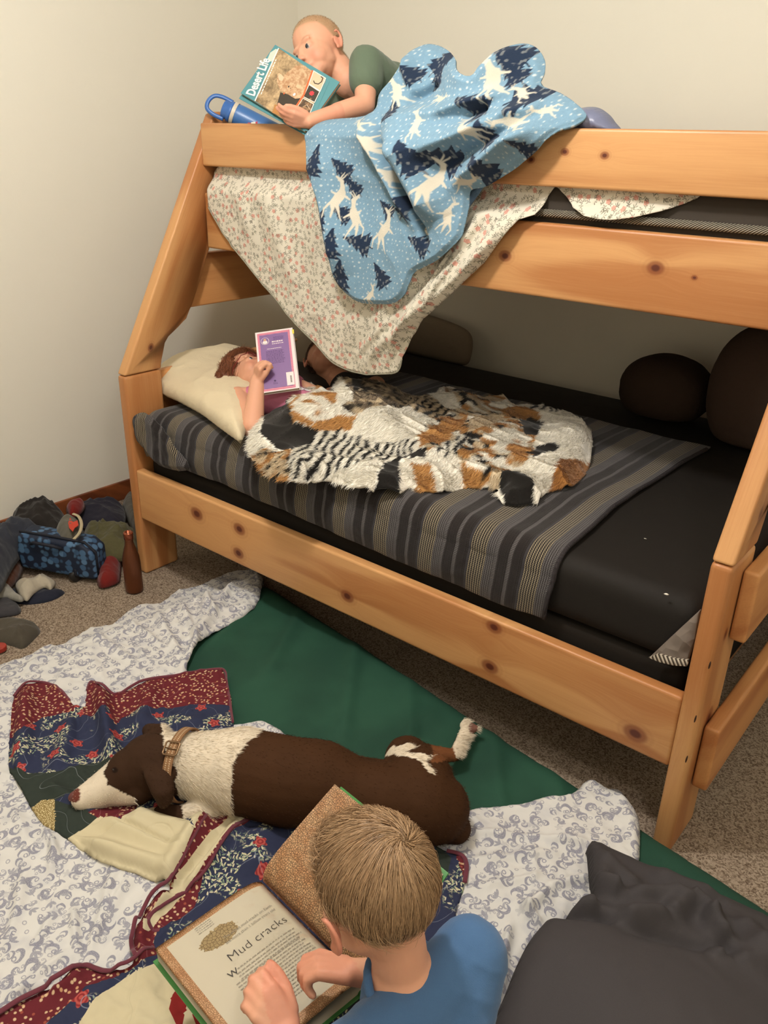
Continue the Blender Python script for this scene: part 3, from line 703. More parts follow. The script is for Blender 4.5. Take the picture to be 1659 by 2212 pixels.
# ================================================================== upper bunk: floral sheet, printed fleece
def floralf(n):
    p = n.warp(n.attr('cloth'), .01, 30.); c = srgb(212, 204, 186)
    def layer(sc, off, r, fn, keep):
        nonlocal c
        q = n.vadd(n.vmul(p, (1, 1, 0)), off); d, col, pos = n.vor(q, sc, rnd=.85)
        k = n.sep(col); lx, ly, _ = n.sep(n.vadd(q, n.vmul(pos, (1, 1, 0)), 'SUBTRACT'))
        c = fn(c, lx, ly, k, k[0].lt(keep))
    def rose(c, x, y, k, on):
        d = (x*x+y*y).sqrt(); ang = y.atan2(x); rr = .0062*1.+(ang*5+k[1]*6).sin()*.0009
        m = (d-rr).step(.0008, -.0008)*on; s = ((d*1900+ang*2).sin()*.5+.5)
        return n.mix(m*.85, c, n.mix(s*.8, srgb(214, 158, 140), srgb(176, 96, 84)))
    def leaf(c, x, y, k, on):
        a = k[1]*6.28; ca = (a+1.5708).sin(); sa = a.sin(); u = x*ca+y*sa; v = y*ca-x*sa
        m = None
        for ox, oy, t in ((0, 0, .0), (.0035, .003, .8), (-.0035, .003, -.8), (.0, .0065, .2)):
            uu = u-ox; vv = v-oy; ct, st = math.cos(t), math.sin(t); e = ((uu*ct+vv*st)*(1/.0011)).abs().pow(2)+((vv*ct-uu*st)*(1/.0030)).abs().pow(2)
            w = e.lt(1.); m = w if m is None else m.max(w)
        stem = (u.abs()).lt(.00035)*((v-.001).abs()).lt(.006); m = m.max(stem)*on
        return n.mix(m*.75, c, n.mix(k[2], srgb(120, 122, 98), srgb(92, 84, 74)))
    layer(44., (0, 0, 0), 0, leaf, .8); layer(57., (.3, .7, 0), 0, leaf, .7); layer(40., (1.3, .2, 0), 0, rose, .42); layer(70., (2.1, .9, 0), 0, leaf, .45)
    return dict(col=c, h=n.noise(n.obj(), 500., 2.), dist=.0006)
M_floral = mat('floral_sheet', f=floralf, rough=.85, spec=.15, bump=.3, sheen=.1)
sf = Frame((0, .372, 0), (1, 0, 0), (0, 0, 1))                 # upright plane just in front of the upper side rail
def sheet_h(a, b, d=None):
    z = -.002-.046*sstep(b, 1.325, 1.385)
    for (p, q, w_, h_) in (((.78, .86), (1.32, 1.36), .022, .030), ((.86, .87), (1.22, 1.37), .016, .022), ((.80, .93), (1.1, 1.36), .03, .028), ((.70, .90), (.95, 1.3), .04, .024),
                           ((.5, 1.05), (.35, 1.35), .04, .012), ((.30, 1.2), (.22, 1.36), .03, .010), ((.60, 1.0), (.62, 1.36), .05, .014), ((.9, .95), (1.28, 1.30), .012, .018), ((.75, .88), (1.05, 1.15), .012, .014)):
        z = z+fold(a, b, p, q, w_, h_)*sstep(1.36-b, -.02, .06)
    g = sstep(a, .75, 1.1); z = z+(.010+.012*g)*ridgef((a*.55+b*.8)*4, (a*.8-b*.6)*26*(.4+.6*g), 3)*sstep(1.36-b, -.01, .05)
    z = z+.006*fbm(a*14, b*9, 8)
    if d is not None: z = z*1.
    return z
shp = [(470, 350), (462, 372), (447, 412), (450, 448), (480, 502), (528, 565), (590, 640), (650, 712), (700, 765), (738, 794), (780, 807), (822, 808), (858, 803), (868, 775), (888, 732), (915, 688), (958, 650), (1000, 611), (1046, 568), (1088, 510), (1120, 474), (1158, 462), (1183, 424), (1198, 404), (1200, 380)]
sh = lambda a, b: sheet_h(a, b)
shw = sf.polyon(shp, sh); shw[0] = (.16, 1.46); shw[-1] = (1.42, 1.46)
fs = cloth('floral_sheet', sf, shw, sheet_h, .004, [M_floral], None, .0015)
tag(fs, 'cream sheet with small pink roses hanging in a point from the upper bunk', 'sheet')
sp2 = sf.polyon([(1200, 400), (1240, 447), (1262, 466), (1290, 472), (1325, 474), (1368, 469), (1430, 455), (1478, 440), (1506, 428)], sh)
sp2 = np.concatenate([[[1.36, 1.46]], sp2, [[1.78, 1.46]]])
cloth('sheet_flap', sf, sp2, lambda a, b, d: sheet_h(a, b)+.012*ridgef(a*9-b*18, b*5+a*3, 33), .004, [M_floral], fs, .0015)
cloth('sheet_top', XY, np.array([[.08, .44], [1.98, .44], [1.98, 1.34], [.08, 1.34]]), lambda a, b, d: 1.424+.012*fbm(a*9, b*9, 3)+.006*ridgef(a*8, b*6, 5), .02, [M_floral], fs, .003, edge=(.05, .006))
tube('sheet_hem', [sf.to(p[0], p[1], sheet_h(np.array([p[0]]), np.array([p[1]]))[0]) for p in catmull(shw[3:14], 6, False)], .0022, M_floral, fs, 6)

# ---- fleece with trees and reindeer
ff = Frame((0, .45, 0), (1, 0, 0), (0, 0, 1))                  # upright frame; height is distance towards the room
def gpx(a, b, u, v, y, sx, sz, H, rot=0):
    p = W(u, v, 'y', y); dx = a-p[0]; dz = b-p[2]; c, s = math.cos(rot), math.sin(rot); X = dx*c+dz*s; Z = -dx*s+dz*c
    return H*np.exp(-(X/sx)**2-(Z/sz)**2)
def fpx(a, b, u1, v1, u2, v2, w_, h_, y=.36):
    p = W(u1, v1, 'y', y); q = W(u2, v2, 'y', y); return fold(a, b, (p[0], p[2]), (q[0], q[2]), w_, h_*1.5)
def fleece_h(a, b, d=None):
    up = np.clip(b-1.535, 0, None)
    z = .120-.040*sstep(b, 1.50, 1.56)+.02*(1-sstep(b, 1.2, 1.36))-up*.75
    z = z+.02*sstep(1.2-b, 0, .15)*0
    z = z+gpx(a, b, 918, 150, .6, .10, .09, .11)+gpx(a, b, 1120, 145, .6, .10, .09, .13)+gpx(a, b, 960, 270, .4, .22, .08, .055)+gpx(a, b, 1150, 250, .45, .12, .06, .04)
    # the two big lobes hanging over the rail, and their folds
    z = z+fpx(a, b, 700, 300, 760, 600, .07, .035)+fpx(a, b, 905, 300, 960, 480, .06, .035)
    z = z-fpx(a, b, 835, 262, 945, 520, .010, .034)+fpx(a, b, 800, 250, 915, 480, .018, .030)+fpx(a, b, 870, 270, 980, 480, .03, .025)
    z = z+fpx(a, b, 1180, 270, 1000, 400, .020, .030)+fpx(a, b, 1120, 240, 930, 345, .018, .020)-fpx(a, b, 1150, 262, 980, 360, .012, .015)
    z = z+fpx(a, b, 880, 330, 1000, 300, .02, .012)+fpx(a, b, 1000, 240, 860, 260, .018, .016, .42)+fpx(a, b, 1140, 200, 1000, 250, .016, .020, .45)-fpx(a, b, 1060, 255, 1110, 235, .015, .02, .45)
    z = z+fpx(a, b, 830, 225, 900, 130, .03, .02, .55)+fpx(a, b, 985, 200, 950, 110, .012, .015, .6)-fpx(a, b, 1010, 190, 960, 230, .016, .03, .55)
    z = z+fpx(a, b, 1230, 230, 1160, 250, .016, .014, .5)
    z = z+.010*(fbm(a*9, b*9, 14)-.45)+.006*ridgef(a*7+b*5, b*6, 18)
    if d is not None: z = z-.012*(1-sstep(d, 0, .014))
    return z
fl = lambda a, b: fleece_h(a, b)
flp = [(655, 312), (660, 282), (690, 262), (722, 256), (770, 252), (800, 240), (812, 205), (835, 175), (852, 150), (866, 122), (890, 104), (918, 94), (948, 100), (975, 122), (1000, 163), (1030, 140), (1060, 113), (1095, 98), (1130, 93), (1156, 104), (1172, 130), (1172, 155), (1164, 182), (1205, 200), (1238, 222), (1262, 248), (1240, 268), (1196, 285), (1150, 330), (1100, 370), (1045, 403), (1012, 412), (1008, 445), (998, 490), (985, 520), (940, 562), (892, 588), (880, 610), (868, 638), (845, 656), (812, 658), (775, 655), (748, 640), (718, 605), (704, 560), (692, 510), (684, 455), (668, 390)]
flw = catmull(ff.polyon(flp, fl), 5)
def seg(px, py, x1, y1, x2, y2, r1, r2):
    dx, dy = x2-x1, y2-y1; t = np.clip(((px-x1)*dx+(py-y1)*dy)/(dx*dx+dy*dy+1e-12), 0, 1)
    return np.hypot(px-x1-t*dx, py-y1-t*dy)-(r1+(r2-r1)*t)
def deer(x, y):      # unit-sized leaping deer, head up at +y, signed distance
    S = [(-.05, -.05, .02, .12, .10, .085), (.02, .12, .02, .34, .06, .035), (.02, .34, -.10, .42, .04, .022), (-.05, -.05, .08, -.26, .05, .02), (-.07, -.07, -.06, -.34, .045, .02), (-.08, -.02, -.22, -.22, .04, .018),
         (.03, .10, .20, .02, .035, .015), (.01, .06, -.16, .12, .03, .014), (-.02, .40, .04, .52, .014, .008), (.0, .38, .10, .50, .014, .008), (-.22, -.22, -.20, -.38, .018, .012), (.08, -.26, .16, -.40, .018, .01)]
    return np.min([seg(x, y, *s) for s in S], 0)
def tree(x, y):
    w_ = np.zeros_like(x)+9
    t = (y+.5); env = .30*(1-t)*((t > 0) & (t < 1)); saw = 1-.45*((t*4.2) % 1.0); dd = np.abs(x)-env*saw*1.7-.02; dd = np.where((t > .12) & (t < 1), dd, 9)
    return np.minimum(dd, seg(x, y, 0, -.5, 0, -.3, .02, .02))
TREES = [(676, 350, 56, .1), (738, 365, 50, -.9), (764, 404, 42, -.8), (880, 340, 62, -.7), (868, 440, 60, .5), (836, 452, 40, -.9), (710, 530, 56, .1), (775, 524, 56, -1.3), (735, 598, 60, .2), (822, 596, 50, -.6), (905, 528, 52, -1.2), (1052, 292, 50, -.5), (960, 345, 64, -1.3), (1034, 366, 62, -.9), (880, 158, 44, -1.0), (945, 172, 44, -.3), (962, 128, 60, .6), (1100, 118, 62, -1.1), (1110, 158, 46, -.9), (1150, 208, 64, 1.2), (1020, 228, 60, -1.2), (845, 240, 40, -.5), (740, 460, 44, -1.1), (1130, 320, 36, -1), (1290, 250, 30, 0), (690, 480, 44, .2)]
DEER = [(732, 430, 120, .1, 1), (765, 470, 120, -.15, -1), (830, 500, 120, .2, 1), (795, 310, 96, -1.1, 1), (780, 275, 90, -1.2, -1), (900, 270, 86, -.5, 1), (935, 400, 130, .25, 1), (1008, 285, 96, -1.0, -1), (1110, 262, 90, -1.7, 1), (1068, 172, 120, -.6, 1), (860, 200, 96, -.7, 1), (850, 380, 76, -1.1, 1), (965, 470, 90, .4, -1), (1130, 200, 66, -1.2, 1), (950, 215, 60, 1.3, 1), (690, 600, 60, 0, 1), (1180, 240, 66, -1.5, -1), (800, 640, 70, .3, 1), (1000, 395, 80, 1.2, 1)]
SCL = 1/740.
def motifs(lst):
    out = []
    for m in lst:
        a, b = ff.on(m[0], m[1], fl); out.append((a, b)+tuple(m[2:]))
    return out
T_, D__ = motifs([(u, v, s*1.25, a) for u, v, s, a in TREES]), motifs([(u, v, s*.84, a, k) for u, v, s, a, k in DEER])
def fleece_col(a, b, d):
    n = len(a); base = np.array(srgb(120, 152, 172))[:3]; c = np.tile(base, (n, 1))*(.94+.10*vnoise(a*300, b*300, 3))[:, None]
    dots = np.zeros(n); gx = a*70+.8*vnoise(a*40, b*40, 1); gy = b*70
    i = np.floor(gx); j = np.floor(gy); hx = hash2(i, j, 5); hy = hash2(i, j, 6); r = .06+.14*hash2(i, j, 7)
    dots = sstep(r-np.hypot(gx-i-.2-.6*hx, gy-j-.2-.6*hy), -.05, .05)*.75
    W_ = np.array(srgb(204, 208, 204))[:3]; c = c*(1-dots[:, None])+W_*dots[:, None]
    for lst, fn, colr in ((T_, tree, srgb(38, 50, 70)), (D__, deer, srgb(206, 198, 180))):
        for t in lst:
            s = t[2]*SCL; an = t[3]; x = (a-t[0])/s; y = (b-t[1])/s; near = (np.abs(x) < .8) & (np.abs(y) < .8)
            ca, sa = math.cos(an), math.sin(an); X = x[near]*ca-y[near]*sa; Y = x[near]*sa+y[near]*ca
            if len(t) > 4: X = X*t[4]
            X = X+.04*(vnoise(x[near]*9, y[near]*9, 2)-.5)
            dd = fn(X, Y); al = sstep(-dd*s, -.0012, .0012)
            cc = np.array(colr)[:3][None]*np.ones((near.sum(), 1))
            if fn is tree: sp = sstep(vnoise(x[near]*16, y[near]*16, 9), .70, .8)[:, None]*.5; cc = cc*(1-sp)+W_*.5*sp
            c[near] = c[near]*(1-al[:, None])+cc*al[:, None]
    return c
M_fleece = mat('printed_fleece', f=lambda n: dict(col=n.col(), h=n.noise(n.obj(), 420., 3.), dist=.002), rough=1., spec=.05, bump=.7, sheen=.12)
fleece = cloth('fleece_blanket', ff, flw, fleece_h, .0017, [M_fleece], None, .006, color=fleece_col)
tag(fleece, 'light blue fleece blanket with white deer and dark trees over the guard rail', 'blanket')
# plain lining showing under the hem, and its far side over the legs
M_lin = mat('blue_lining', srgb(96, 122, 150), 1., .05, lambda n: dict(h=n.noise(n.obj(), 300., 3.), dist=.002), bump=.5, sheen=.3)
lw = catmull(ff.poly([(735, 600), (760, 640), (800, 662), (840, 662), (866, 644), (885, 600), (960, 540), (1000, 490), (1010, 450), (1040, 400), (980, 400), (900, 500), (800, 560)], .08), 5)
cloth('lining', ff, lw, lambda a, b, d: .078+.012*fbm(a*14, b*14, 4)-.01*(1-sstep(d, 0, .012)), .005, [M_lin], fleece, .004)
bk = Frame((0, 0, 0), (1, 0, 0), (0, 1, 0))
cloth('back_fall', bk, np.array([[.50, .62], [.62, .56], [1.15, .55], [1.36, .60], [1.40, .80], [1.30, 1.02], [.7, 1.05], [.48, .9]]), lambda a, b, d: 1.45+.20*np.exp(-((a-.72)/.12)**2-((b-.70)/.16)**2)+.21*np.exp(-((a-1.03)/.13)**2-((b-.68)/.17)**2)+.07*np.exp(-((a-1.1)/.3)**2-((b-.75)/.2)**2)+.012*fbm(a*14, b*14, 3)-.03*(1-sstep(d, 0, .05)), .01, [M_fleece], fleece, .006, color=fleece_col)
# grey satin bundle at the foot of the blanket
gs = Frame((0, .46, 0), (1, 0, 0), (0, 0, 1))
gl = catmull(gs.poly([(1232, 290), (1232, 262), (1240, 240), (1262, 232), (1290, 232), (1312, 244), (1328, 262), (1338, 290)]), 6)
M_satin = mat('grey_satin', srgb(112, 116, 140), .38, .5, lambda n: dict(h=n.noise(n.obj(), 22., 2., .5, 1.), dist=.01), bump=.3)
gb = pillow('satin_bundle', gs, gl, .045, .004, M_satin, None, lambda a, b, d: .014*ridgef(a*26+b*10, b*9, 3)+.006*ridgef(a*40, b*20, 6), .035)
tag(gb, 'small bundle of grey satin cloth at the right end of the blue fleece', 'cloth')
# ================================================================== bedding on the floor
MA, MB_, MC, MD = np.array([.50, .178]), np.array([2.62, -.118]), np.array([2.42, -1.50]), np.array([.34, -1.17])
MATP = catmull(np.array([MA, MA*.5+MB_*.5, MB_, MB_*.5+MC*.5, MC, MC*.5+MD*.5, MD, MD*.5+MA*.5]), 1)
def rounded(poly, r, n=6):
    out = []; k = len(poly)
    for i in range(k):
        p, q, s = poly[i-1], poly[i], poly[(i+1) % k]; u = (p-q)/np.linalg.norm(p-q); w_ = (s-q)/np.linalg.norm(s-q)
        for t in np.linspace(0, 1, n): A = q+u*r*(1-t); B = q+w_*r*t; out.append(A*(1-t)+B*t)
    return np.array(out)
MATP = rounded(np.array([MA, MB_, MC, MD]), .08)
M_green = mat('green_canvas', f=lambda n: dict(col=n.mix(n.noise(n.obj(), 5., 3.).step(.35, .7), srgb(30, 64, 50), srgb(37, 75, 58)), h=n.noise(n.obj(), 900., 2.), dist=.0008), rough=.75, spec=.25, bump=.4)
MZ = .085
def mat_d(a, b):
    s = inside(MATP, a, b); e = edist(MATP, a, b); return np.where(s, e, -e)
def mat_h(a, b, d=None):
    z = MZ+.006*fbm(a*4, b*4, 2)
    for (x1, y1, x2, y2, h_) in ((.75, .12, .95, -.25, .007), (1.0, .10, 1.3, -.30, .008), (1.25, .05, 1.5, -.28, .007), (1.55, .02, 1.75, -.25, .007), (.6, .1, .72, -.3, .006), (1.75, -.02, 2.0, -.3, .008), (1.4, .0, 1.42, -.3, .005)):
        z = z+fold(a, b, (x1, y1), (x2, y2), .020, h_*1.9)
    return z
def mat_top(a, b, d): return mat_h(a, b)-.055*(1-np.sqrt(np.clip(1-(1-np.clip(d/.06, 0, 1))**2, 0, 1)))
a_, b_, d_, q_ = gridcut(MATP, .012); zt = mat_top(a_, b_, d_); n_ = len(a_)
zb = .004+.03*(1-np.sqrt(np.clip(1-(1-np.clip(d_/.04, 0, 1))**2, 0, 1)))
bd_ = d_ < 1e-9; zb[bd_] = zt[bd_]
mp_ = np.arange(2*n_); P_ = np.concatenate([np.stack([a_, b_, zt], -1), np.stack([a_, b_, zb], -1)])
mesh_ = npmesh('futon', P_-P_.mean(0), np.concatenate([q_, q_[:, ::-1]+n_]), [M_green])
fut = obj('floor_mattress', mesh_, None, P_.mean(0)); tag(fut, 'dark green floor mattress lying beside the bunk bed', 'mattress')

# ---- scroll-printed white sheet
def scrollf(n):
    p = n.warp(n.attr('cloth'), .006, 25.); c = srgb(206, 203, 198); sh_ = n.noise(p, 20., 2.).step(.5, .7)
    c = n.mix(sh_*.35, c, srgb(176, 176, 182)); ink = srgb(112, 112, 132)
    def cells(sc, off, keep):
        q = n.vadd(n.vmul(p, (1, 1, 0)), off); d, col, pos = n.vor(q, sc, rnd=.75); k = n.sep(col)
        x, y, _ = n.sep(n.vadd(q, n.vmul(pos, (1, 1, 0)), 'SUBTRACT')); a = k[1]*6.28; ca = (a+1.5708).sin(); sa = a.sin()
        return x*ca+y*sa, y*ca-x*sa, k, k[0].lt(keep)
    def crescent(x, y, r, on):
        d1 = (x*x+y*y).sqrt(); d2 = ((x-r*.32)*(x-r*.32)+(y-r*.22)*(y-r*.22)).sqrt()
        m = (d1-r).step(.0006, -.0006)*(d2-r*.74).step(-.0006, .0006)
        d3 = ((x-r*.25)*(x-r*.25)+(y-r*.55)*(y-r*.55)).sqrt(); cur = ((d3-r*.28).abs()-r*.085).step(.0005, -.0005)
        return m.max(cur)*on
    x, y, k, on = cells(25., (0, 0, 0), .72); m = crescent(x, y, .0132, on)
    x, y, k, on = cells(36., (.7, .3, 0), .62); m = m.max(crescent(x, y, .0080, on)); m = m.max(crescent(-x+.006, y-.008, .008, on)*.8)
    x, y, k, on = cells(25., (1.9, 1.1, 0), .62)
    for t in (-.75, 0., .75):
        ct, st = math.cos(t), math.sin(t); u = x*ct+y*st; v = y*ct-x*st-.0078; e = (u*(1/.0028)).abs().pow(2)+(v*(1/.0074)).abs().pow(2); m = m.max(e.step(1.2, .8)*on*.85)
    m = m.max(((x.abs())-.0006).step(.0004, -.0004)*((y+.003).abs()-.005).step(.0004, -.0004)*on)
    x, y, k, on = cells(38., (.2, 2.3, 0), .4); d = ((x*x+y*y).sqrt()-.0035).abs(); m = m.max((d-.0009).step(.0004, -.0004)*on*.8)
    x, y, k, on = cells(17., (3.2, .3, 0), .5); d = (x*x+y*y).sqrt(); pet = d-.008-((y.atan2(x)*5).sin())*.003; m = m.max(pet.step(.0005, -.0005)*on*.30)
    tex = n.noise(p, 700., 2.).step(.3, .6)*.4+.6
    return dict(col=n.mix(m*tex*.85, c, ink), h=n.noise(n.obj(), 600., 2.), dist=.0005)
M_scroll = mat('scroll_sheet', f=scrollf, rough=.85, spec=.15, bump=.3, sheen=.1)
def wpx(a, b, u1, v1, u2, v2, w_, h_, z=.1):
    p = W(u1, v1, 'z', z); q = W(u2, v2, 'z', z); return fold(a, b, p[:2], q[:2], w_, h_)
def base_h(a, b):
    return .006+(MZ)*sstep(mat_d(a, b), -.10, .015)+.004*fbm(a*4, b*4, 2)
SH_F = [(450, 1290, 405, 1450, .012, .016), (470, 1300, 430, 1380, .010, .014), (390, 1300, 430, 1400, .010, .014), (330, 1310, 400, 1440, .012, .014), (510, 1250, 440, 1370, .012, .016), (430, 1260, 470, 1340, .008, .012), (270, 1340, 350, 1400, .010, .010),
        (180, 1360, 300, 1440, .012, .010), (250, 1880, 190, 2080, .010, .014), (160, 1960, 170, 2080, .007, .012), (220, 1860, 300, 1880, .010, .008), (120, 1820, 110, 1900, .008, .014), (95, 1800, 135, 1870, .008, .012), (60, 1880, 20, 2050, .010, .012),
        (150, 2060, 30, 2160, .008, .010), (120, 1980, 60, 2080, .008, .010), (30, 1750, 60, 1830, .010, .010), (280, 1900, 230, 1990, .010, .010), (90, 2130, 10, 2160, .008, .008), (180, 2090, 150, 2140, .008, .012),
        (1000, 1800, 1280, 1830, .010, .012), (1010, 1870, 1200, 1850, .010, .010), (1020, 1930, 1180, 1900, .010, .010), (1130, 1990, 1185, 1930, .010, .020), (1100, 2010, 1075, 2130, .008, .025), (1180, 1925, 1280, 1900, .010, .014), (1120, 1960, 1170, 2010, .008, .016), (1095, 2100, 1060, 2200, .008, .02), (1340, 1705, 1370, 1830, .015, .012), (1060, 1760, 1290, 1720, .014, .008)]
def sheetf_h(a, b, d=None):
    z = base_h(a, b)+.004
    x, y = a, b
    for f_ in SH_F: z = z+wpx(a, b, *f_)
    z = z+.014*ridgef(x*6+y*3, y*7-x*2, 71, 3)*(.6+.8*fbm(x*3, y*3, 5))+.011*ridgef(x*17+y*9+2*fbm(x*5, y*5, 9), y*11-x*3, 72, 2)*sstep(fbm(x*4, y*4, 33), .35, .55)+.005*ridgef(x*34, y*22+x*9, 75, 2)+.003*fbm(a*22, b*22, 6)
    if d is not None: z = z-.010*(1-sstep(d, 0, .012))
    return np.maximum(z, .004)
sfh = lambda a, b: sheetf_h(a, b)
s_out = [(-80, 1480), (0, 1432), (40, 1418), (92, 1393), (140, 1384), (192, 1352), (240, 1345), (270, 1320), (305, 1302), (345, 1298), (380, 1272), (430, 1262), (480, 1238), (530, 1228), (567, 1243), (560, 1290), (512, 1335), (442, 1372), (412, 1410), (405, 1455), (450, 1520), (505, 1560), (560, 1553), (600, 1568), (632, 1592), (700, 1650), (850, 1725), (980, 1742), (1040, 1737), (1100, 1735), (1170, 1717), (1230, 1712), (1290, 1697), (1340, 1700), (1362, 1745), (1383, 1845), (1330, 1950), (1200, 2060), (1150, 2300), (1000, 2450), (600, 2450), (200, 2600), (-400, 2450), (-400, 1700)]
sw = catmull(XY.polyon(s_out, sfh), 3)
scroll = cloth('scroll_sheet', XY, sw, sheetf_h, .0048, [M_scroll], None, .0015)
tag(scroll, 'rumpled white sheet with blue-grey scroll print across the green floor mattress', 'sheet')

# ---- the quilt
def sprig_cols(n, ground, dens=1.):
    p = n.warp(n.attr('cloth'), .006, 30.); c = ground
    clump = n.noise(p, 11., 1.).step(.50, .55)
    for sc, off, keep, w_, l_, colr in ((95., (0, 0, 0), .75, .0017, .0048, srgb(206, 196, 164)), (80., (.4, .7, 0), .6, .0019, .0056, srgb(190, 184, 150)), (120., (1.4, .2, 0), .6, .0012, .0042, srgb(132, 150, 122))):
        q = n.vadd(n.vmul(p, (1, 1, 0)), off); d, col, pos = n.vor(q, sc); k = n.sep(col)
        x, y, _ = n.sep(n.vadd(q, n.vmul(pos, (1, 1, 0)), 'SUBTRACT')); a = k[1]*6.28; ca = (a+1.5708).sin(); sa = a.sin(); u = x*ca+y*sa; v = y*ca-x*sa
        e = (u*(1/w_)).abs().pow(2)+(v*(1/l_)).abs().pow(2); c = n.mix(e.step(1.2, .7)*k[0].lt(keep)*clump*.95, c, colr)
    q = n.vadd(n.vmul(p, (1, 1, 0)), (2.2, 5.1, 0)); d, col, pos = n.vor(q, 15., rnd=.8); k = n.sep(col)
    x, y, _ = n.sep(n.vadd(q, n.vmul(pos, (1, 1, 0)), 'SUBTRACT')); d = (x*x+y*y).sqrt(); r = .013+((y.atan2(x)*5).sin())*.003
    c = n.mix((d-r).step(.001, -.001)*k[0].lt(.55), c, n.mix(((d*900).sin()*.5+.5), srgb(128, 40, 44), srgb(176, 84, 76)))
    ln = (n.noise(p, 5., 1.)*26).sin().abs(); c = n.mix(ln.step(.035, .015)*.5, c, srgb(150, 156, 168))
    return dict(col=c, h=n.noise(p, 30., 2.), dist=.01)
M_navy = mat('navy_floral_patch', f=lambda n: sprig_cols(n, srgb(48, 52, 74)), rough=.9, spec=.1, bump=.4)
def burgf(n):
    p = n.warp(n.attr('cloth'), .005, 30.); c = srgb(98, 38, 44)
    for sc, off, keep, colr in ((70., (0, 0, 0), .42, srgb(196, 152, 112)), (110., (.4, .7, 0), .35, srgb(206, 176, 140)), (60., (2.4, .7, 0), .3, srgb(150, 78, 62))):
        q = n.vadd(n.vmul(p, (1, 1, 0)), off); d, col, pos = n.vor(q, sc); k = n.sep(col)
        c = n.mix((d-.0)._m('MULTIPLY', 1./sc).step(.0034, .0018)*k[0].lt(keep)*.9, c, colr)
    ln = (n.noise(p, 6., 1.)*22).sin().abs(); c = n.mix(ln.step(.04, .015)*.35, c, srgb(170, 120, 120))
    return dict(col=c, h=n.noise(p, 36., 2.), dist=.01)
M_burg = mat('burgundy_patch', f=burgf, rough=.9, spec=.1, bump=.4)
def plainf(base, line, k=.3):
    def f(n):
        p = n.attr('cloth'); ln = (n.noise(p, 6., 1.)*20).sin().abs()
        return dict(col=n.mix(ln.step(.035, .012)*k, base, line), h=n.noise(p, 26., 2.)+ln.step(.0, .3)*.3, dist=.008)
    return f
M_dgreen = mat('dark_green_patch', f=plainf(srgb(50, 56, 50), srgb(140, 146, 150), .5), rough=.9, spec=.1, bump=.4)
M_qcream = mat('cream_quilt_back', f=plainf(srgb(196, 184, 152), srgb(176, 164, 134), .4), rough=.9, spec=.1, bump=.4)
M_gold = mat('gold_speckle_patch', f=lambda n: dict(col=n.mix(n.vor(n.attr('cloth'), 260.)[0].step(.30, .2), srgb(140, 120, 78), srgb(222, 206, 160))), rough=.9, spec=.1)
M_red = mat('red_patch', srgb(132, 40, 38), .9, .1)
M_plum = mat('plum_binding', srgb(104, 52, 62), .9, .1, lambda n: dict(h=n.noise(n.obj(), 200., 2.), dist=.002), bump=.4, sheen=.2)
Q_F = [(60, 1480, 45, 1660, .022, .030), (215, 1480, 245, 1660, .020, .040), (160, 1535, 120, 1680, .022, .018), (330, 1480, 300, 1580, .025, .020), (250, 1570, 480, 1560, .030, .014), (90, 1690, 210, 1760, .018, .018),
       (215, 1768, 390, 1850, .026, .028), (280, 1762, 400, 1800, .024, .034), (170, 1815, 370, 1885, .018, .024), (455, 1745, 310, 1990, .026, .040), (535, 1765, 345, 1985, .016, .026), (300, 1990, 290, 2050, .020, .025), (560, 1790, 560, 1900, .05, .03), (180, 2095, 100, 2140, .020, .020), (240, 2100, 330, 2050, .016, .020), (450, 1740, 530, 1750, .02, .025)]
def quilt_h(a, b, d=None):
    z = base_h(a, b)+.018+.010*fbm(a*9, b*9, 51)+.006*ridgef(a*9, b*8, 52)
    for f_ in Q_F: z = z+wpx(a, b, *f_, z=.12)
    z = z-wpx(a, b, 420, 1910, 350, 1990, .018, .035, .12)-wpx(a, b, 490, 1785, 350, 1965, .010, .012, .12)-wpx(a, b, 250, 1780, 395, 1845, .006, .016, .12)
    z = z-wpx(a, b, 165, 1500, 190, 1640, .014, .016, .1)
    if d is not None: z = z-.022*(1-sstep(d, 0, .016))
    return np.maximum(z, sheetf_h(a, b)+.007)
qh = lambda a, b: quilt_h(a, b)
q_out = [(22, 1570), (30, 1502), (50, 1478), (68, 1471), (110, 1477), (150, 1512), (162, 1524), (184, 1527), (188, 1490), (196, 1471), (218, 1477), (250, 1498), (310, 1468), (350, 1462), (400, 1452), (450, 1446), (478, 1444), (490, 1475), (500, 1510), (503, 1560), (520, 1610), (600, 1680), (750, 1760), (900, 1800), (965, 1836), (998, 1846), (1008, 1868), (1004, 1905), (988, 1955), (985, 2000), (1000, 2100), (960, 2300), (700, 2500), (-60, 2450), (-60, 2222), (0, 2184), (60, 2148), (119, 2112), (177, 2084), (205, 2090), (240, 2095), (285, 2070), (286, 2040), (285, 2020), (296, 1987), (321, 1937), (350, 1905), (366, 1897), (300, 1885), (235, 1863), (190, 1835), (152, 1813), (119, 1791), (95, 1778), (80, 1762), (68, 1744), (50, 1712), (32, 1680), (17, 1647)]
qw = catmull(XY.polyon(q_out, qh), 3)
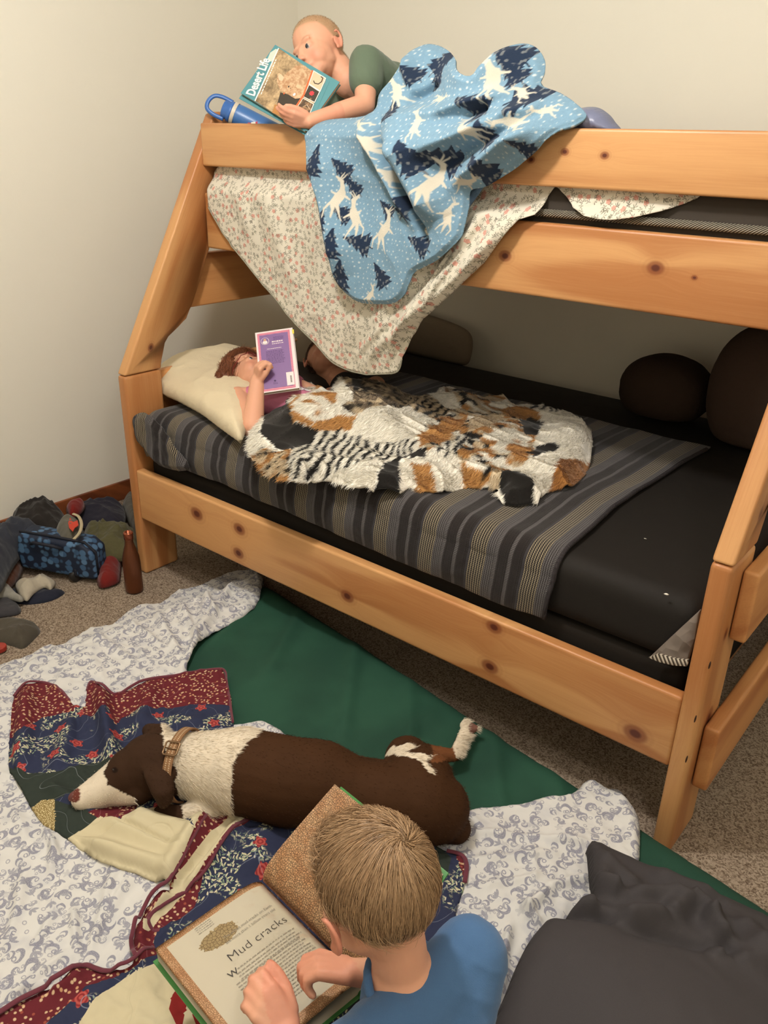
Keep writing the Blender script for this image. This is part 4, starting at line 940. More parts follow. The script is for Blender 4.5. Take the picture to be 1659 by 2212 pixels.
qp = [(1, [(0, 1590), (10, 1460), (170, 1460), (160, 1535), (90, 1550), (45, 1575)]), (1, [(180, 1545), (180, 1460), (520, 1430), (506, 1524), (420, 1522), (300, 1530), (262, 1552), (248, 1566), (235, 1530)]),
      (2, [(20, 1690), (10, 1650), (60, 1672), (120, 1668), (200, 1648), (260, 1646), (235, 1700), (180, 1722), (118, 1728), (110, 1760), (100, 1780), (60, 1770)]), (2, [(117, 1728), (190, 1750), (218, 1768), (155, 1818), (110, 1795)]),
      (4, [(66, 1748), (90, 1728), (118, 1725), (118, 1795), (100, 1785), (80, 1775)]), (1, [(190, 1755), (255, 1737), (305, 1730), (285, 1755), (265, 1768), (215, 1768)]),
      (3, [(140, 1813), (213, 1764), (262, 1770), (268, 1764), (330, 1744), (387, 1750), (417, 1792), (398, 1840), (366, 1905), (235, 1875)]), (3, [(395, 1740), (425, 1732), (458, 1738), (430, 1790), (418, 1788)]),
      (1, [(450, 1738), (545, 1743), (600, 1770), (545, 1768), (470, 1830), (440, 1880), (420, 1960), (380, 1990), (340, 2010), (320, 2055), (280, 2075), (275, 2030), (290, 1987), (316, 1937), (366, 1899), (400, 1835), (425, 1775)]),
      (3, [(520, 1757), (540, 1760), (480, 1812), (430, 1882), (380, 1950), (345, 1984), (322, 2012), (308, 2006), (310, 1985), (352, 1925), (402, 1865), (455, 1795), (495, 1763)]),
      (1, [(-80, 2240), (0, 2175), (177, 2075), (245, 2085), (332, 2038), (340, 2062), (240, 2114), (185, 2130), (130, 2185), (95, 2215), (-80, 2330)]),
      (3, [(344, 2076), (380, 2050), (520, 2300), (400, 2480), (100, 2400), (150, 2235), (170, 2212), (200, 2162), (270, 2112)]), (2, [(940, 1820), (975, 1850), (965, 1900), (945, 1880)]), (1, [(985, 1842), (1015, 1850), (1010, 1900), (1000, 1890), (990, 1862)]),
      (5, [(372, 2150), (395, 2120), (440, 2155), (470, 2250), (410, 2260), (380, 2212), (365, 2180)]), (3, [(402, 2170), (408, 2170), (440, 2260), (385, 2260)])]
qpat = [(k, XY.polyon(p, qh)) for k, p in qp]
def qmat(a, b):
    m = np.zeros(len(a), int)
    for k, p in qpat: m[inside(p, a, b)] = k
    return m
quilt = cloth('quilt', XY, qw, quilt_h, .004, [M_navy, M_burg, M_dgreen, M_qcream, M_gold, M_red], None, .010, fmat=qmat, snaps=[p for k, p in qpat])
tag(quilt, 'patchwork quilt of burgundy, navy floral, dark green and cream under the brown dog', 'quilt')
def on_line(pts, hf, lift, per=8):
    w_ = catmull(XY.polyon(pts, hf), per, False); z = hf(w_[:, 0], w_[:, 1]); return np.column_stack([w_, z+lift])
for pts, r in (([(-60, 2222), (0, 2184), (60, 2148), (119, 2112), (177, 2084), (205, 2090), (240, 2095), (285, 2070), (330, 2045)], .0055), ([(292, 2062), (284, 2040), (286, 2015), (298, 1985), (322, 1937), (366, 1897), (420, 1800), (455, 1742)], .0042),
               ([(345, 2008), (325, 2002), (322, 1980), (355, 1950), (400, 1925), (440, 1880), (480, 1815), (540, 1765), (580, 1758)], .0048), ([(30, 1502), (50, 1478), (68, 1471), (110, 1477), (150, 1512)], .004), ([(188, 1490), (196, 1471), (218, 1477), (250, 1498), (310, 1468), (400, 1452), (478, 1444), (490, 1475), (503, 1560)], .004), ([(965, 1836), (998, 1846), (1008, 1868), (1004, 1905)], .005)):
    tube('binding', on_line(pts, qh, -.002), r, M_plum, quilt, 10, flat=.6)

# ---- charcoal duvet at the lower right
M_char = mat('charcoal_cotton', f=lambda n: dict(col=n.mix(n.noise(n.obj(), 900., 2.), srgb(56, 52, 53), srgb(68, 64, 65)), h=n.noise(n.obj(), 14., 3.), dist=.01), rough=.8, spec=.25, bump=.25)
D_F = [(1275, 1800, 1300, 1930, .030, .030), (1270, 1920, 1340, 1960, .022, .035), (1200, 1975, 1290, 1990, .022, .030), (1350, 1960, 1480, 1945, .022, .032), (1480, 1945, 1560, 2000, .020, .030), (1520, 1985, 1570, 2050, .018, .032), (1330, 2020, 1440, 2000, .020, .028), (1440, 2000, 1490, 1960, .020, .028),
       (1600, 1980, 1659, 2060, .025, .020), (1300, 1850, 1380, 1930, .020, .018), (1400, 1880, 1560, 1930, .03, .018), (1570, 2080, 1700, 2060, .03, .03), (1520, 2060, 1560, 2090, .015, .02)]
def duvet_h(a, b, d=None):
    z = base_h(a, b)+.03
    p = W(1350, 2180, 'z', .2); z = z+.12*np.exp(-((a-p[0])/.34)**2-((b-p[1])/.25)**2)
    for f_ in D_F: z = z+1.25*wpx(a, b, *f_, z=.16)
    z = z+.014*ridgef(a*5, b*6, 91)*sstep(b, p[1]+.05, p[1]+.30)+.008*fbm(a*11, b*11, 92)
    z = z-wpx(a, b, 1200, 2000, 1330, 2025, .014, .030, .16)-wpx(a, b, 1330, 2030, 1640, 2055, .016, .025, .18)
    if d is not None: z = z-.05*(1-np.sqrt(np.clip(1-(1-np.clip(d/.05, 0, 1))**2, 0, 1)))
    return z
dh = lambda a, b: duvet_h(a, b)
d_out = [(1270, 1800), (1290, 1799), (1330, 1815), (1420, 1855), (1500, 1890), (1590, 1925), (1659, 1955), (1800, 2030), (2000, 2300), (1900, 2600), (1300, 2700), (1050, 2500), (1058, 2212), (1072, 2165), (1095, 2110), (1115, 2060), (1140, 2010), (1165, 1980), (1185, 1962), (1225, 1950), (1262, 1932), (1281, 1921), (1282, 1890), (1277, 1850)]
duv = cloth('duvet', XY, catmull(XY.polyon(d_out, dh), 4), duvet_h, .006, [M_char], None, .02)
tag(duv, 'charcoal grey duvet bunched at the right end of the green floor mattress', 'duvet')
# ================================================================== the dog
def D3(u, v, z): return W(u, v, 'z', z)
def proj(co):
    q = (np.asarray(co)-CAM_C) @ CAM_R.T; return 829.5+CAM_F*q[:, 0]/q[:, 2], 1106-CAM_F*q[:, 1]/q[:, 2]
def meas(poly_px, z):                                  # outline measured on the photograph, as a region of the ground plan
    return np.array([W(u, v, 'z', z)[:2] for u, v in poly_px])
B = Blob()
S_ = D3(520, 1664, .195); M1 = D3(625, 1688, .195); M1b = D3(690, 1690, .193); M2 = D3(775, 1716, .18); M3 = D3(845, 1730, .18); RP = D3(905, 1736, .185); RE = D3(938, 1745, .175)
N1 = D3(440, 1655, .185); SK = D3(325, 1652, .180)
B.limb([N1, S_, M1, M1b, M2, M3, RP, RE], [.078, .096, .098, .094, .076, .080, .092, .078])
B.limb([D3(520, 1662, .15), D3(700, 1700, .15), D3(900, 1740, .15)], [.085, .08, .088])
B.limb([N1, D3(385, 1650, .185), SK], [.074, .070, .072])
B.limb([SK, D3(285, 1668, .172), D3(250, 1688, .160), D3(215, 1708, .148), D3(180, 1724, .140)], [.068, .058, .046, .038, .028])     # head and muzzle
B.limb([D3(300, 1700, .15), D3(240, 1712, .138), D3(195, 1734, .130)], [.040, .031, .021])                                      # lower jaw
B.cone(D3(340, 1590, .21), .030, D3(322, 1578, .20), .018)                                                                  # far ear base
EAR = [D3(330, 1640, .218), D3(340, 1668, .222), D3(350, 1700, .205), D3(356, 1726, .180), D3(352, 1744, .160)]
for k in range(4):
    for t in (0, .33, .66):
        c_ = EAR[k]*(1-t)+EAR[k+1]*t; w_ = (.030, .032, .028, .020, .010)[k]*(1-t)+(.030, .032, .028, .020, .010)[k+1]*t; B.ell(c_, (w_, w_, .010))
B.ell(D3(262, 1645, .205), (.018, .018, .012)); B.ell(D3(240, 1662, .19), (.013, .016, .010))
B.limb([D3(450, 1745, .13), D3(400, 1765, .115), D3(350, 1758, .11)], [.036, .026, .022])                                       # front leg under the head
B.limb([D3(905, 1690, .20), D3(880, 1640, .185), D3(868, 1622, .17)], [.080, .055, .034])                                       # far thigh
B.limb([D3(868, 1622, .165), D3(930, 1630, .150), D3(982, 1632, .135)], [.034, .024, .016])
B.limb([D3(984, 1630, .135), D3(997, 1600, .13), D3(1008, 1580, .128)], [.017, .0165, .018])
for k in range(4):
    B.limb([D3(1006, 1582, .128), D3(1000+k*9, 1566+k*2.5, .128), D3(1006+k*8, 1557+k*6, .124)], [.013, .010, .0085])
B.limb([RE, D3(985, 1790, .13), D3(960, 1805, .11)], [.06, .034, .02])
DC = dict(brown=np.array(srgb(62, 38, 20))[:3], dark=np.array(srgb(54, 35, 22))[:3], white=np.array(srgb(216, 202, 180))[:3], nose=np.array(srgb(104, 54, 44))[:3], pad=np.array(srgb(120, 84, 72))[:3], mid=np.array(srgb(110, 68, 40))[:3])
DP = [('white', [(250, 1570), (282, 1585), (268, 1600), (243, 1625), (226, 1664), (230, 1694), (249, 1702), (292, 1722), (292, 1780), (194, 1790), (130, 1760), (120, 1690), (165, 1680), (219, 1639)]),
      ('white', [(340, 1540), (352, 1600), (362, 1640), (385, 1660), (375, 1690), (388, 1735), (400, 1790), (440, 1800), (500, 1790), (498, 1700), (503, 1650), (535, 1602), (562, 1583), (560, 1540)]),
      ('dark', [(225, 1664), (243, 1625), (268, 1600), (282, 1585), (300, 1540), (345, 1540), (352, 1600), (362, 1640), (385, 1660), (375, 1690), (390, 1735), (400, 1790), (292, 1790), (292, 1722), (249, 1702), (230, 1694)]),
      ('white', [(828, 1634), (850, 1612), (880, 1604), (900, 1612), (878, 1622), (905, 1626), (935, 1632), (922, 1645), (938, 1668), (942, 1678), (925, 1665), (905, 1645), (880, 1632), (850, 1632)]),
      ('mid', [(930, 1600), (985, 1600), (1000, 1625), (985, 1645), (930, 1645), (935, 1632)]),
      ('white', [(976, 1612), (985, 1590), (1000, 1540), (1060, 1540), (1060, 1600), (1000, 1636), (984, 1640)])]
def dog_col(co, nr):
    # patch borders: the measured outline is carried onto the coat along the sight line of the measurement
    u, v = proj(co); n = len(co); c = np.tile(DC['brown'], (n, 1))*(.92+.16*fbm(co[:, 0]*30, co[:, 1]*30, 3))[:, None]
    ju = u+10*(fbm(co[:, 0]*60, co[:, 1]*60, 7)-.45); jv = v+10*(fbm(co[:, 0]*60+9, co[:, 1]*60, 8)-.45)
    for k, p in DP:
        m = inside(np.array(p, float), ju, jv); c[m] = DC[k]
        if k == 'white': c[m] = c[m]*(.90+.2*fbm(co[m, 0]*40, co[m, 1]*40, 5))[:, None]
    tip = D3(176, 1722, .145); d = np.linalg.norm(co-tip, axis=1); c[d < .022] = DC['nose']
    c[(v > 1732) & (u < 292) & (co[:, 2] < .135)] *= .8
    eye = D3(248, 1664, .205); d = np.hypot(u-248, (v-1664)*1.0); c[(d < 6)] = DC['dark']*.4
    pad = np.hypot((u-1022)/10, (v-1572)/13); c[pad < 1] = DC['pad']
    return c
M_dog = mat('dog_coat', f=lambda n: dict(col=n.col(), h=n.noise(n.vmul(n.obj(), (1, 3, 3)), 120., 3.), dist=.002), rough=.8, spec=.12, bump=.15, sheen=.0)
dog, dco, dnr = B.fuse('dog', .0042, 14, [M_dog], None, dog_col)
tag(dog, 'brown and white dog asleep on the patchwork quilt with a hind leg stretched out', 'dog')
# short coat
s_ = RNG.choice(len(dco), 90000); P = dco[s_]+RNG.normal(0, .0015, (90000, 3)); Nn = dnr[s_]; cc = dog_col(P, Nn)
k_ = (cc.sum(1) > .9) | (RNG.random(len(P)) < .25); P, Nn, cc = P[k_], Nn[k_], cc[k_]
tail = (RE-N1); tail /= np.linalg.norm(tail); iswh = cc.sum(1) > .9
Dd = Nn*.22+tail*.9+RNG.normal(0, .08, Nn.shape)+np.where(iswh, .25, 0)[:, None]*Nn; Dd /= np.linalg.norm(Dd, axis=1)[:, None]
hd = np.linalg.norm(P-D3(220, 1700, .15), axis=1) < .09
Ln = RNG.uniform(.004, .007, len(P))*np.where(iswh & ~hd, 2.0, 1)*np.where(hd, .4, 1)
strands('fur', P-Nn*.001, Dd, np.tile([0, 0, -.15], (len(P), 1)), Ln, .0009, np.clip(cc*(1+RNG.normal(0, .06, (len(P), 1))), 0, 1), M_dog, dog, 2)
M_eye = mat('dark_eye', srgb(26, 18, 14), .15, .6)
ep = D3(249, 1661, .207); bm = bmesh.new(); bmesh.ops.create_uvsphere(bm, u_segments=14, v_segments=8, radius=.0065)
bmobj('eye', bm, M_eye, dog, True, Matrix.Translation(Vector(ep)) @ Matrix.Scale(.5, 4, (0, 0, 1)))
npz = D3(163, 1719, .147); bm = bmesh.new(); bmesh.ops.create_uvsphere(bm, u_segments=16, v_segments=10, radius=.015)
bmobj('nose', bm, mat('dog_nose', srgb(92, 46, 40), .45, .5), dog, True, Matrix.Translation(Vector(npz)) @ Matrix.Diagonal((.75, 1.15, .85, 1)))
# collar: a top-level thing worn by the dog
M_strap = mat('tan_webbing', f=lambda n: dict(col=n.mix((n.sep(n.attr('cloth'))[1].abs()-.0042).abs().step(.0016, .0008)*((n.sep(n.attr('cloth'))[0]*1400).sin().step(-.2, .2)), srgb(140, 102, 68), srgb(206, 184, 150)), h=(n.sep(n.attr('cloth'))[0]*2200).sin(), dist=.001), rough=.7, bump=.4)
cc_ = D3(398, 1652, .186); ax = S_-SK; ax = ax/np.linalg.norm(ax); ax = ax+np.array([0, -.12, .0]); ax /= np.linalg.norm(ax)
e1 = np.cross(ax, [0, 0, 1]); e1 /= np.linalg.norm(e1); e2 = np.cross(e1, ax); R_ = .0815
vs = []; fs = []; uv = []; K = 90
for i in range(K):
    a = 2*math.pi*i/K; rd = math.cos(a)*e1+math.sin(a)*e2
    for w_, o_ in ((-.011, 0), (-.010, .0025), (.010, .0025), (.011, 0), (.010, -.002), (-.010, -.002)):
        vs.append(cc_+rd*(R_+o_)+ax*w_); uv.append((a*R_, w_))
for i in range(K):
    for j in range(6): i2 = (i+1) % K; fs.append((i*6+j, i*6+(j+1) % 6, i2*6+(j+1) % 6, i2*6+j))
col_ = obj('collar', npmesh('collar', np.array(vs)-cc_, np.array(fs), [M_strap], uv=uv, smooth=False), None, cc_)
tag(col_, 'tan webbing dog collar with a metal slide buckle on the dog\'s neck', 'collar')
want = ray(378, 1622); best = min(range(K), key=lambda i: np.linalg.norm(np.cross(cc_+(math.cos(2*math.pi*i/K)*e1+math.sin(2*math.pi*i/K)*e2)*R_-CAM_C, want/np.linalg.norm(want)))+(10 if (math.cos(2*math.pi*i/K)*e1+math.sin(2*math.pi*i/K)*e2) @ (CAM_C-cc_) < 0 else 0))
a = 2*math.pi*best/K; rd = math.cos(a)*e1+math.sin(a)*e2; tg = np.cross(ax, rd); bc = cc_+rd*(R_+.005)
cor = [bc+ax*sx*.0165+tg*sy*.0155 for sx, sy in ((-1, -.8), (-1, .8), (-.8, 1), (.8, 1), (1, .8), (1, -.8), (.8, -1), (-.8, -1))]
M_brass = mat('brushed_buckle', srgb(140, 112, 84), .35, .5, metal=.8)
tube('buckle', cor, .0022, M_brass, col_, 8, True); tube('buckle_bar', [bc-ax*.0165, bc+ax*.0165], .0018, M_brass, col_, 8)
# ================================================================== people
SKIN = np.array(srgb(214, 158, 128))[:3]; PINK = np.array(srgb(206, 122, 100))[:3]; LIP = np.array(srgb(186, 108, 96))[:3]
M_skin = mat('skin', f=lambda n: dict(col=n.col(), h=n.noise(n.obj(), 260., 3.), dist=.0006), rough=.55, spec=.35, bump=.2, sss=.12)
def nrm(v): v = np.array(v, float); return v/np.linalg.norm(v)
def axes(up, fwd):
    u = nrm(up); f = np.array(fwd, float); f = nrm(f-u*(f@u)); return np.array([np.cross(f, u), f, u])      # right, forward, up
def head(B, C, A, s=1., ears=True):
    C = np.array(C, float); L = lambda x, y, z: C+s*(x*A[0]+y*A[1]+z*A[2])
    def E(c, r, R=A): B.ell(L(*c), np.array(r)*s, R)
    E((0, -.010, .026), (.070, .084, .074)); E((0, .020, -.026), (.055, .060, .070)); E((0, .044, -.078), (.030, .026, .022))
    for q in (-1, 1):
        E((q*.024, .036, -.040), (.030, .034, .034)); E((q*.024, .066, .006), (.020, .011, .008)); E((q*.026, .063, -.013), (.0165, .0125, .0105)); E((q*.0065, .084, -.041), (.0062, .0065, .0055))
        E((q*.032, .016, -.048), (.020, .040, .026)); E((q*.018, .034, -.070), (.022, .028, .020))
        if ears:
            e = nrm(A[0]*q+A[1]*-.35); ec = (q*.071, -.006, -.016)
            pts = [L(ec[0]+q*.008+q*.004*math.sin(t), ec[1]-.002-.014*math.cos(t)*1.0-.004, ec[2]+.024*math.sin(t)) for t in np.linspace(-1.9, 2.1, 12)]
            B.limb(pts, [.0042*s]*12); B.ell(L(q*.072, -.010, -.018), np.array((.0045, .012, .018))*s, A); B.ell(L(q*.074, -.006, -.038), np.array((.005, .007, .008))*s, A)
    B.limb([L(0, .078, -.008), L(0, .085, -.028), L(0, .089, -.039)], [.0055*s, .0068*s, .0082*s])
    E((0, .0745, -.0605), (.016, .0075, .0042)); E((0, .0735, -.0665), (.0145, .0075, .0048)); E((0, .066, -.060), (.022, .012, .014))
    return L
def head_tint(c, co, C, A, s=1.):
    q = (co-np.array(C)) @ A.T/s; x, y, z = q.T
    def bl(w_, k): c[:] = c*(1-w_[:, None])+k*w_[:, None]
    bl(.45*np.exp(-(((np.abs(x)-.032)/.020)**2+((z+.040)/.020)**2+((y-.06)/.03)**2)), PINK)
    bl(.8*np.exp(-((x/.013)**4+((z+.0635)/.0055)**4))*(y > .06), LIP); bl(.3*np.exp(-((x/.010)**2+((z+.04)/.010)**2+((y-.088)/.01)**2)), PINK)
    bl(.55*((np.abs(x) > .070) & (np.abs(z+.016) < .045))*1., PINK)
    return q
def eyes(parent, L, A, s, iris=srgb(70, 84, 92), closed=False):
    for q in (-1, 1):
        v, f = uvball(20, 14); v = v*.0105*s; c = L(q*.026, .0658, -.0145); 
        front = v @ A[1]; r = np.linalg.norm(v-np.outer(front, A[1]), axis=1); col = np.tile(np.array(srgb(196, 180, 168))[:3], (len(v), 1)); col[(r < .0072*s) & (front > 0)] = np.array(iris)[:3]; col[(r < .0040*s) & (front > 0)] = .01
        me = npmesh('eye', v, [tuple(x) for x in f], [M_eyeball], col); obj('eye', me, parent, c)
M_eyeball = mat('eyeball', f=lambda n: dict(col=n.col()), rough=.12, spec=.6)
def hand(B, w_, d, n, side, curl=(.5, .5, .55, .6), thumb=(.7, .5, .3), s=1., bend=.6):
    w_ = np.array(w_, float); d = nrm(d); n = nrm(np.array(n, float)-d*(np.array(n) @ d)); x = np.cross(d, n)*side
    kn_ = []
    for i in range(4):
        k = w_+s*(d*(.052-.003*abs(i-1)-.002*i)+x*(.017-.0115*i)); kn_.append(k); B.cone(w_+s*(x*(.010-.007*i)+d*.004), .0105*s, k, .0085*s)
    for i, ln in enumerate((.98, 1.08, 1.0, .8)):
        p = kn_[i]; a = 0; r_ = .0075*s; q = p
        for j, (l_, f_) in enumerate(((.023, .75), (.016, 1.2), (.012, .8))):
            a += curl[i]*f_; dd = d*math.cos(a)-n*math.sin(a)+x*.05*(1.5-i); q2 = q+dd*l_*ln*s; B.cone(q, r_, q2, r_*.90); q = q2; r_ *= .90
    p = w_+s*(d*.014+x*.018-n*.004); t1 = nrm(d*thumb[0]+x*thumb[1]-n*thumb[2]); q = p+t1*.026*s; t2 = nrm(t1*.8+d*.5-x*.15-n*.15*bend); q2 = q+t2*.020*s; t3 = nrm(t2+d*.25-x*.2); q3 = q2+t3*.014*s
    B.limb([w_+d*.006*s, p, q, q2, q3], [.010*s, .0105*s, .0082*s, .0074*s, .0062*s]); return kn_
def hair_cap(name, C, A, s, region, color, n, length, width, mt, parent, dirf, lift=.35, vol=(.070, .084, .074), off=(0, -.010, .026), jit=.18):
    v = RNG.normal(size=(n*3, 3)); v /= np.linalg.norm(v, axis=1)[:, None]; m = region(v); v = v[m][:n]; k = len(v)
    P = np.array(C)+s*((v*np.array(vol)+np.array(off)) @ A); Nn = nrm_rows((v/np.array(vol)) @ A)
    Dl = dirf(v); Dw = Dl @ A; Dw = Dw-Nn*(Dw*Nn).sum(1)[:, None]; Dw = nrm_rows(Dw+RNG.normal(0, jit, Dw.shape)*.6); D = nrm_rows(Dw+Nn*lift)
    col = np.clip(np.array(color)[:3]*(1+RNG.normal(0, .16, (k, 1))), 0, 1)
    return strands(name, P, D, -Nn*.55+Dw*.1, RNG.uniform(.75, 1.15, k)*length, width, col, mt, parent, 3)
def nrm_rows(x): return x/(np.linalg.norm(x, axis=1)[:, None]+1e-9)
M_hair = mat('hair', f=lambda n: dict(col=n.col()), rough=.45, spec=.35)
def shell(name, B, voxel, smooth, mt, parent, post=None): return B.fuse(name, voxel, smooth, [mt], parent, None, post)[0]
clothf = lambda sc: (lambda n: dict(h=n.noise(n.obj(), sc, 3.)*.5+n.noise(n.obj(), 800., 2.)*.2, dist=.006))

# ------------------------------------------------------------------ the boy reading on the floor, seen from behind
HC = WD(806, 1922, 1.07); A1 = axes((-.30, .10, 1.), (-.93, .16, -.35)); hs = 1.0
B = Blob(); NK = np.array([1.985, -.935, .490]); L1 = head(B, HC, A1, hs)
PV = np.array([2.10, -1.0, .19]); CH = np.array([2.045, -.965, .37]); RS = np.array([2.035, -.845, .475]); LS = np.array([2.00, -1.045, .455])
B.limb([HC-.02*A1[1], (HC+NK)/2+np.array([.015, 0, 0]), NK], [.05, .038, .038]); B.limb([NK, CH, PV], [.045, .088, .088]); B.cone(RS, .042, LS, .042); B.cone(RS, .04, CH, .07); B.cone(LS, .04, CH, .07)
LW = WD(622, 2228, 1.165); LE = np.array([1.985, -1.145, .335]); RW = WD(762, 2100, 1.19); RE_ = np.array([2.00, -.805, .355])
B.limb([LS, LE, LW], [.036, .030, .019]); B.limb([RS, RE_, RW], [.036, .030, .019])
hand(B, LW, WD(560, 2150, 1.175)-LW, (-.1, -.3, .95), 1, (.75, .8, .8, .8), (.9, .5, .3), 1.15)
hand(B, RW, WD(680, 2080, 1.20)-RW, (.1, .35, .9), 1, (.75, .85, .9, .9), (.8, .5, .6), 1.12)
for q in (-1, 1):      # crossed legs
    K_ = PV+np.array([-.22, q*.15-.0, -.01]); B.limb([PV+np.array([0, q*.05, -.02]), K_, PV+np.array([-.20, -q*.04, -.045])], [.062, .045, .030])
    B.cone(PV+np.array([-.20, -q*.04, -.045]), .026, PV+np.array([-.26, -q*.10, -.05]), .022)
def boy_c(co, nr):
    c = np.tile(SKIN, (len(co), 1)); head_tint(c, co, HC, A1, hs)
    for w_ in (LW, RW): d = np.linalg.norm(co-w_, axis=1); k = .35*np.clip((d-.05)/.05, 0, 1)*(d < .13); c = c*(1-k[:, None])+PINK*k[:, None]
    return c
boy, bco, bnr = B.fuse('person', .0034, 3, [M_skin], None, boy_c)
tag(boy, 'boy with light brown hair in a blue shirt sitting with a big open book', 'person')
eyes(boy, L1, A1, hs)
T = Blob(); T.limb([NK+np.array([.012, .0, -.045]), CH, PV+np.array([.01, 0, .02])], [.066, .106, .108]); T.cone(RS+np.array([0, 0, -.004]), .052, LS+np.array([0, 0, -.004]), .052); T.cone(RS, .053, CH, .085); T.cone(LS, .053, CH, .085)
T.limb([LS, LE, LW+(LE-LW)*.22], [.052, .043, .031]); T.limb([RS, RE_, RW+(RE_-RW)*.55], [.052, .045, .036])
M_blue = mat('blue_jersey', srgb(72, 104, 142), .85, .15, clothf(16.), bump=.5, sheen=.15)
def neckcut(co, nr):
    d = co-(NK+np.array([.0, 0, .012])); r = np.linalg.norm(d[:, :2], axis=1); k = np.exp(-(r/.055)**2)*(d[:, 2] > -.06); co = co.copy(); co[:, 2] -= .006*k
    q = 0.009*(fbm(co[:, 0]*14, co[:, 2]*22+co[:, 1]*9, 3)-.45)+.003*ridgef(co[:, 1]*18+co[:, 2]*20, co[:, 0]*9, 4); return co+nr*q[:, None]
shell('shirt', T, .0048, 6, M_blue, boy, neckcut)
ncol = [NK+np.array([.010, 0, -.012])+.054*np.array([math.cos(t)*.95, math.sin(t)*1.05, 0])+np.array([0, 0, .006-.020*math.cos(t)]) for t in np.linspace(0, 2*math.pi, 30, endpoint=False)]
tube('collar', ncol, .0065, M_blue, boy, 10, True)
Pn = Blob(); 
for q in (-1, 1):
    K_ = PV+np.array([-.22, q*.15, -.01]); Pn.limb([PV+np.array([0, q*.05, -.02]), K_, PV+np.array([-.20, -q*.04, -.045])], [.074, .056, .040])
Pn.ell(PV+np.array([0, 0, -.03]), (.10, .105, .06)); shell('trousers', Pn, .006, 4, mat('dark_trousers', srgb(46, 48, 58), .9), boy)
# hair: a crown whorl high at the back, strands falling away from it
whorl = nrm([.16, -.62, .77])
def reg(v): return (v[:, 2] > np.where(v[:, 1] > .35, .42+.0*v[:, 1], -.50-.1*np.abs(v[:, 0]))) & ~((np.abs(v[:, 0]) > .80) & (v[:, 2] < -.05) & (v[:, 1] > -.35))
def away(v):
    t = v-whorl*(v@whorl)[:, None]; t = nrm_rows(t); sw_ = np.cross(np.tile(whorl, (len(v), 1)), t); k = np.exp(-((1-v@whorl)/.15))[:, None]; return t+sw_*.8*k+np.array([0, 0, -.35])*(v[:, 1:2] < .2)
HB = Blob(); vv, ff_ = uvball(48, 36); keep = reg(vv); sc_ = np.where(keep, 1.075, .93)[:, None]
HB.add(np.array(HC)+hs*((vv*sc_*np.array((.070, .084, .074))+np.array((0, -.010, .026))) @ A1), ff_)
hb_, hco, hnr = HB.fuse('hair_base', .004, 4, [mat('hair_base', srgb(104, 80, 56), .7)], boy)
hair_cap('hair', HC, A1, hs*1.06, reg, srgb(144, 114, 82), 60000, .030, .0008, M_hair, boy, away, .12, jit=.07)
hair_cap('hair_tips', HC, A1, hs*1.09, reg, srgb(166, 134, 100), 12000, .038, .0007, M_hair, boy, away, .16, jit=.12)

# ------------------------------------------------------------------ the boy on the upper bunk
HC2 = WD(688, 108, 2.54); SR = nrm(ray(1000, 106)-ray(600, 106)); SU = nrm(ray(700, 50)-ray(700, 400)); TO = -nrm(ray(692, 106))      # directions measured in the photograph
A2 = axes(SU*.93-SR*.34, -SR*.58+TO*.76-SU*.34); h2 = 1.0
B = Blob(); L2 = head(B, HC2, A2, h2); B2N = WD(752, 176, 2.57)
SH = WD(792, 138, 2.50); EL = WD(788, 226, 2.47); WR = WD(668, 262, 2.40); CH2 = WD(840, 205, 2.66); PV2 = np.array([.92, .78, 1.54]); SH2 = WD(735, 235, 2.70)
B.limb([HC2-.02*A2[1], B2N], [.048, .042]); B.limb([B2N, CH2, PV2], [.050, .085, .080]); B.cone(SH, .042, CH2, .07); B.cone(SH2, .04, CH2, .07)
B.limb([SH, EL, WR], [.038, .031, .021]); B.limb([EL, (EL+WR)/2], [.031, .028])
hand(B, WR, WD(590, 250, 2.36)-WR, TO*.8-SU*.6, 1, (.35, .42, .5, .55), (.9, .35, .1), 1.02)
E2 = SH2+np.array([-.10, .05, -.12]); B.limb([SH2, E2, E2+np.array([-.14, -.08, .02])], [.036, .029, .02]); hand(B, E2+np.array([-.14, -.08, .02]), (-.9, -.2, .4), (0, 1, .2), -1, s=.98)
for q in (0, 1):     # knees drawn up under the fleece
    kx = (.72, 1.03)[q]; B.limb([PV2, np.array([kx, .72, 1.585]), np.array([kx+.16, .80, 1.50])], [.07, .05, .035])
BUZZ = np.array(srgb(172, 142, 106))[:3]
def boy2_c(co, nr):
    c = np.tile(SKIN*1.02, (len(co), 1)); q = head_tint(c, co, HC2, A2, h2); x, y, z = q.T
    hr = sstep(z-.048-(.9*(-y+.045)).clip(-.09, .0)*0-np.where(y < .03, -(.03-y)*1.15, (y-.03)*.25), -.008, .008)*(np.linalg.norm(q, axis=1) < .13)*(1-((np.abs(x) > .069) & (z < .012)))*(z > -.06)
    c = c*(1-.8*hr[:, None])+BUZZ*.8*hr[:, None]
    br = .4*np.exp(-(((np.abs(x)-.026)/.015)**4+((z-.014-.0*x)/.0035)**2))*(y > .05); c = c*(1-br[:, None])+np.array(srgb(150, 112, 80))[:3]*br[:, None]
    d = np.linalg.norm(co-WR, axis=1); k = .3*(d < .11)*np.clip(d/.08, 0, 1); c = c*(1-k[:, None])+PINK*k[:, None]; return c
boy2, b2, n2 = B.fuse('person', .003, 8, [M_skin], None, boy2_c)
tag(boy2, 'boy with buzz-cut blond hair in a green T-shirt reading on the upper bunk', 'person'); eyes(boy2, L2, A2, h2, srgb(60, 64, 70))
